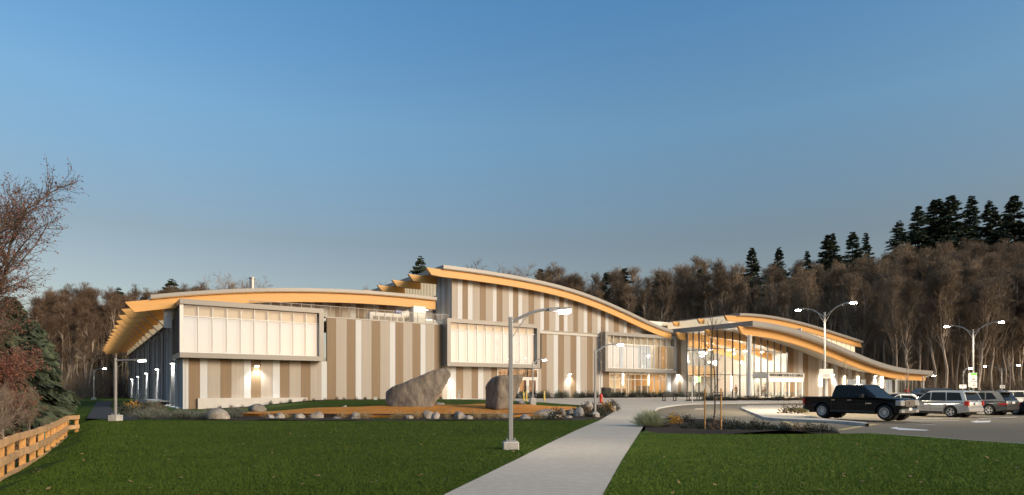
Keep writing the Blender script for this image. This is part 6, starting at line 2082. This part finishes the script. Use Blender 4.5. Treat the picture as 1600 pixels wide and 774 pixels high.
def suv_extra(rails, spoiler=True):
    def f(t, L, w, H, bel):
        if rails:
            for sgn in (-1, 1):
                MB().tube([(-1.7, sgn * w * .62, H - .01), (-1.5, sgn * w * .62, H + .06), (.35, sgn * w * .62, H + .06), (.55, sgn * w * .62, H)], .022, 6).build('roof_rail', M['trim'], t)
        if spoiler:
            MB().bevbox((-L / 2 + .10, -w * .66, H - .10), (-L / 2 + .55, w * .66, H - .03), .02).build('spoiler', M['trim'] if not rails else f.paint, t)
        MB().bar((-L / 2 - .01, -.1, bel + .04), (-L / 2 + .05, .25, bel + .10), .02, .03).build('wiper', M['trim'], t)
        for sgn in (-1, 1):
            MB().box((-.9, sgn * (w + .004) - .01, .60), (1.0, sgn * (w + .004) + .01, .67)).build('side_moulding', f.paint, t)
    return f
ps = paint_mat('paint_silver', (.46, .46, .45), .45, .3)
e1 = suv_extra(True); e1.paint = ps
SUV = dict(L=4.70, W=1.83, H=1.72, r=.36, wb=2.72, xf=1.42, belt=1.04, gc=.26, paint=ps, spokes=5,
           upper=[(2.35, .55), (2.34, .82), (2.22, .93), (1.10, 1.06), (1.02, 1.08), (-2.26, 1.08), (-2.33, .98), (-2.35, .62)],
           cabin=(-2.30, -2.02, .22, 1.10), seams=(.95, -.06, -1.02), handles=(.12, -.88), mirror=.72,
           windows=[[(.02, 1.10), (.84, 1.10), (.28, 1.60), (.04, 1.62)], [(-.98, 1.10), (-.05, 1.10), (-.04, 1.63), (-.92, 1.63)], [(-1.98, 1.12), (-1.06, 1.10), (-1.0, 1.63), (-1.80, 1.60)]],
           head=(2.345, .66, .86, .30), tail=(-2.365, .78, 1.08, .24), tail_in=.72, grille=(.60, .84), bars=2, extra=(e1,), rplate=.90)
HS = yaw(-.42, .91)
park(SUV, 1485, 652.5, SUV['xf'] - SUV['wb'], HS, 'silver_suv', 'silver SUV with red tail lights parked right of the pickup', 'SUV', -.12, 1)
pg = paint_mat('paint_charcoal', (.105, .105, .10), .5, .3)
e2 = suv_extra(True); e2.paint = pg
SUV2 = dict(SUV, L=4.64, W=1.80, H=1.69, paint=pg, spokes=5, cabin=(-2.26, -1.82, .25, 1.05), tail=(-2.335, .74, .86, .5), extra=(e2,), wb=2.67,
            windows=[[(.02, 1.10), (.80, 1.10), (.26, 1.58), (.04, 1.60)], [(-.98, 1.10), (-.05, 1.10), (-.04, 1.60), (-.92, 1.60)], [(-1.72, 1.16), (-1.06, 1.10), (-1.0, 1.60), (-1.40, 1.58)]])
park(SUV2, 1545, 649, SUV2['xf'] - SUV2['wb'], HS, 'grey_suv', 'dark grey SUV parked right of the silver one', 'SUV', -.12, 1)
pn = paint_mat('paint_navy', (.018, .026, .052), .3, .25)
SED = dict(L=4.65, W=1.80, H=1.45, r=.33, wb=2.72, xf=1.42, belt=.92, gc=.20, paint=pn, spokes=10,
           upper=[(2.32, .45), (2.31, .64), (2.16, .76), (1.05, .93), (.98, .95), (-1.70, .98), (-2.26, .93), (-2.32, .80), (-2.33, .5)],
           cabin=(-1.72, -.95, .12, 1.08), seams=(.90, -.12, -1.05), handles=(.05, -.92), mirror=.68,
           windows=[[(-.04, .97), (.84, .97), (.16, 1.34), (.0, 1.36)], [(-1.40, 1.0), (-.10, .97), (-.06, 1.36), (-.80, 1.34)]],
           head=(2.30, .54, .70, .34), tail=(-2.34, .66, .84, .3), tail_in=.55, grille=(.48, .66), bars=2, rplate=.72)
park(SED, 1586, 648.2, SED['xf'], HS, 'navy_sedan', 'dark navy sedan cut off by the right edge of the picture', 'car', -.12, 1)
SEDW = dict(SED, paint=paint_mat('paint_white', (.62, .61, .58), .05, .3), spokes=5)
def place(spec, px, Y, hd, name, label, cat='car', dz=0.0):
    X = (px - 800) / F * Y
    return vehicle(name, label, cat, (X, Y, height(X, Y) - .12 + dz), hd, spec)
place(SEDW, 1408, 53.5, HS + .5, 'white_sedan', 'white sedan glimpsed between the pickup hood and the silver SUV')
VAN = dict(SUV, L=5.1, W=1.98, H=1.98, r=.36, wb=3.05, xf=1.5, belt=1.15, paint=paint_mat('paint_dark_blue', (.012, .018, .035), .3, .3), cabin=(-2.50, -2.38, .45, 1.35), extra=(), handles=(.2, -.8), spokes=5,
           upper=[(2.55, .6), (2.54, .92), (2.40, 1.02), (1.30, 1.17), (1.2, 1.19), (-2.45, 1.19), (-2.53, 1.1), (-2.55, .65)],
           windows=[[(.15, 1.20), (1.05, 1.20), (.48, 1.82), (.2, 1.84)], [(-.95, 1.20), (.05, 1.20), (.05, 1.85), (-.92, 1.85)], [(-2.3, 1.22), (-1.05, 1.20), (-1.0, 1.85), (-2.22, 1.83)]],
           tail=(-2.565, .85, 1.3, .15), head=(2.545, .7, .92, .3))
place(VAN, 1443, 68, HS + .95, 'dark_van', 'dark blue van behind the silver SUV roof', 'van')
SEDG = dict(SED, paint=paint_mat('paint_graphite', (.05, .053, .058), .4, .3), H=1.50)
place(SEDG, 1424, 58.5, HS + .6, 'graphite_sedan', 'graphite sedan between the white sedan and the dark van')
SUVW = dict(SUV, paint=paint_mat('paint_pearl', (.60, .59, .56), .05, .3), extra=())
place(SUVW, 1575, 62, HS + 1.0, 'white_suv', 'white SUV behind the dark navy sedan at far right', 'SUV')
SEDB = dict(SED, paint=paint_mat('paint_blue', (.02, .08, .18), .3, .3), H=1.55)
place(SEDB, 1606, 66, HS + 1.0, 'blue_car', 'blue car behind the white SUV at the right edge')
SEDR = dict(SED, paint=paint_mat('paint_slate', (.10, .11, .13), .3, .3))
place(SEDR, 1398, 60, HS + .3, 'slate_sedan', 'slate coloured sedan behind the pickup windscreen')

# ------------------------------------------------------------------ grass blades on the near lawns
def lawn_blades(n, seed, right, m):
    rg = np.random.default_rng(seed)
    n = n // 2 * 2
    Y = 8.8 + 34 * rg.random(n * 4) ** 1.7
    px = rg.random(n * 4) * 1760 - 80
    X = (px - 800) / F * Y
    wl = np.interp(Y, [p[1] for p in WL], [p[0] for p in WL]); wr = np.interp(Y, [p[1] for p in WR], [p[0] for p in WR])
    re = np.interp(Y, [7, 14, 19.2, 20.5, 22.2, 23.8], [20.3, 17.3, 15.4, 14.8, 14.2, 13.4])
    cr = np.array([crest(y) for y in np.linspace(0, 60, 121)]); cx = np.interp(Y, np.linspace(0, 60, 121), cr)
    ok = ((X > wr + .02) & (Y < 23.4) & (X < re - .1)) if right else ((X < wl - .02) & (X > cx - 2.6) & (Y < 33.8))
    X, Y = X[ok][:n], Y[ok][:n]
    k = len(X)
    Z = np.array([height(a, b) for a, b in zip(X, Y)])
    h = .022 + .022 * rg.random(k)
    wd = .0045 + .00035 * Y
    a = rg.random(k) * 6.283
    lean = rg.normal(size=(k, 2)) * .022
    b = np.stack([X, Y, Z - .004], -1)
    w = np.stack([np.cos(a), np.sin(a), np.zeros(k)], -1) * wd[:, None]
    tip = b + np.stack([lean[:, 0], lean[:, 1], h], -1)
    v = np.stack([b - w, b + w, tip], 1).reshape(-1, 3)
    me = np_mesh('grass_blades', [(v, np.arange(len(v)).reshape(-1, 3))], m, False)
    return tag(link('grass_blades', me), kind='stuff')
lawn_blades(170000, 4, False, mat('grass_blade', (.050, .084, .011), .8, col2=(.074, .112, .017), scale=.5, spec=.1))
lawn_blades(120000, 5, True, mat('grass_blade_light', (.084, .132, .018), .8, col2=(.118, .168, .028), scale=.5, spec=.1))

# a few fallen leaves on the grass
def fallen_leaves(n, seed):
    rg = np.random.default_rng(seed)
    Y = 9 + 24 * rg.random(n) ** 1.4
    X = (rg.random(n) * 1700 - 50 - 800) / F * Y
    wl = np.interp(Y, [p[1] for p in WL], [p[0] for p in WL]); wr = np.interp(Y, [p[1] for p in WR], [p[0] for p in WR])
    ok = ((X < wl - .05) | ((X > wr + .05) & (Y < 22) & (X < 13))) & (X > np.array([crest(y) for y in Y]) - 2)
    X, Y = X[ok], Y[ok]; k = len(X)
    c = np.stack([X, Y, np.array([height(a, b) for a, b in zip(X, Y)]) + .04], -1)
    a = rg.random(k) * 6.28
    d = np.stack([np.cos(a), np.sin(a), rg.normal(size=k) * .3], -1) * .045; w = np.stack([-np.sin(a), np.cos(a), rg.normal(size=k) * .3], -1) * .025
    q = np.stack([c - d, c + w, c + d, c - w], 1).reshape(-1, 3)
    tag(link('fallen_leaves', np_mesh('fallen_leaves', [(q, np.arange(len(q)).reshape(-1, 4))], mat('dead_leaf', (.24, .15, .06), .8), False)), kind='stuff')
fallen_leaves(420, 3)
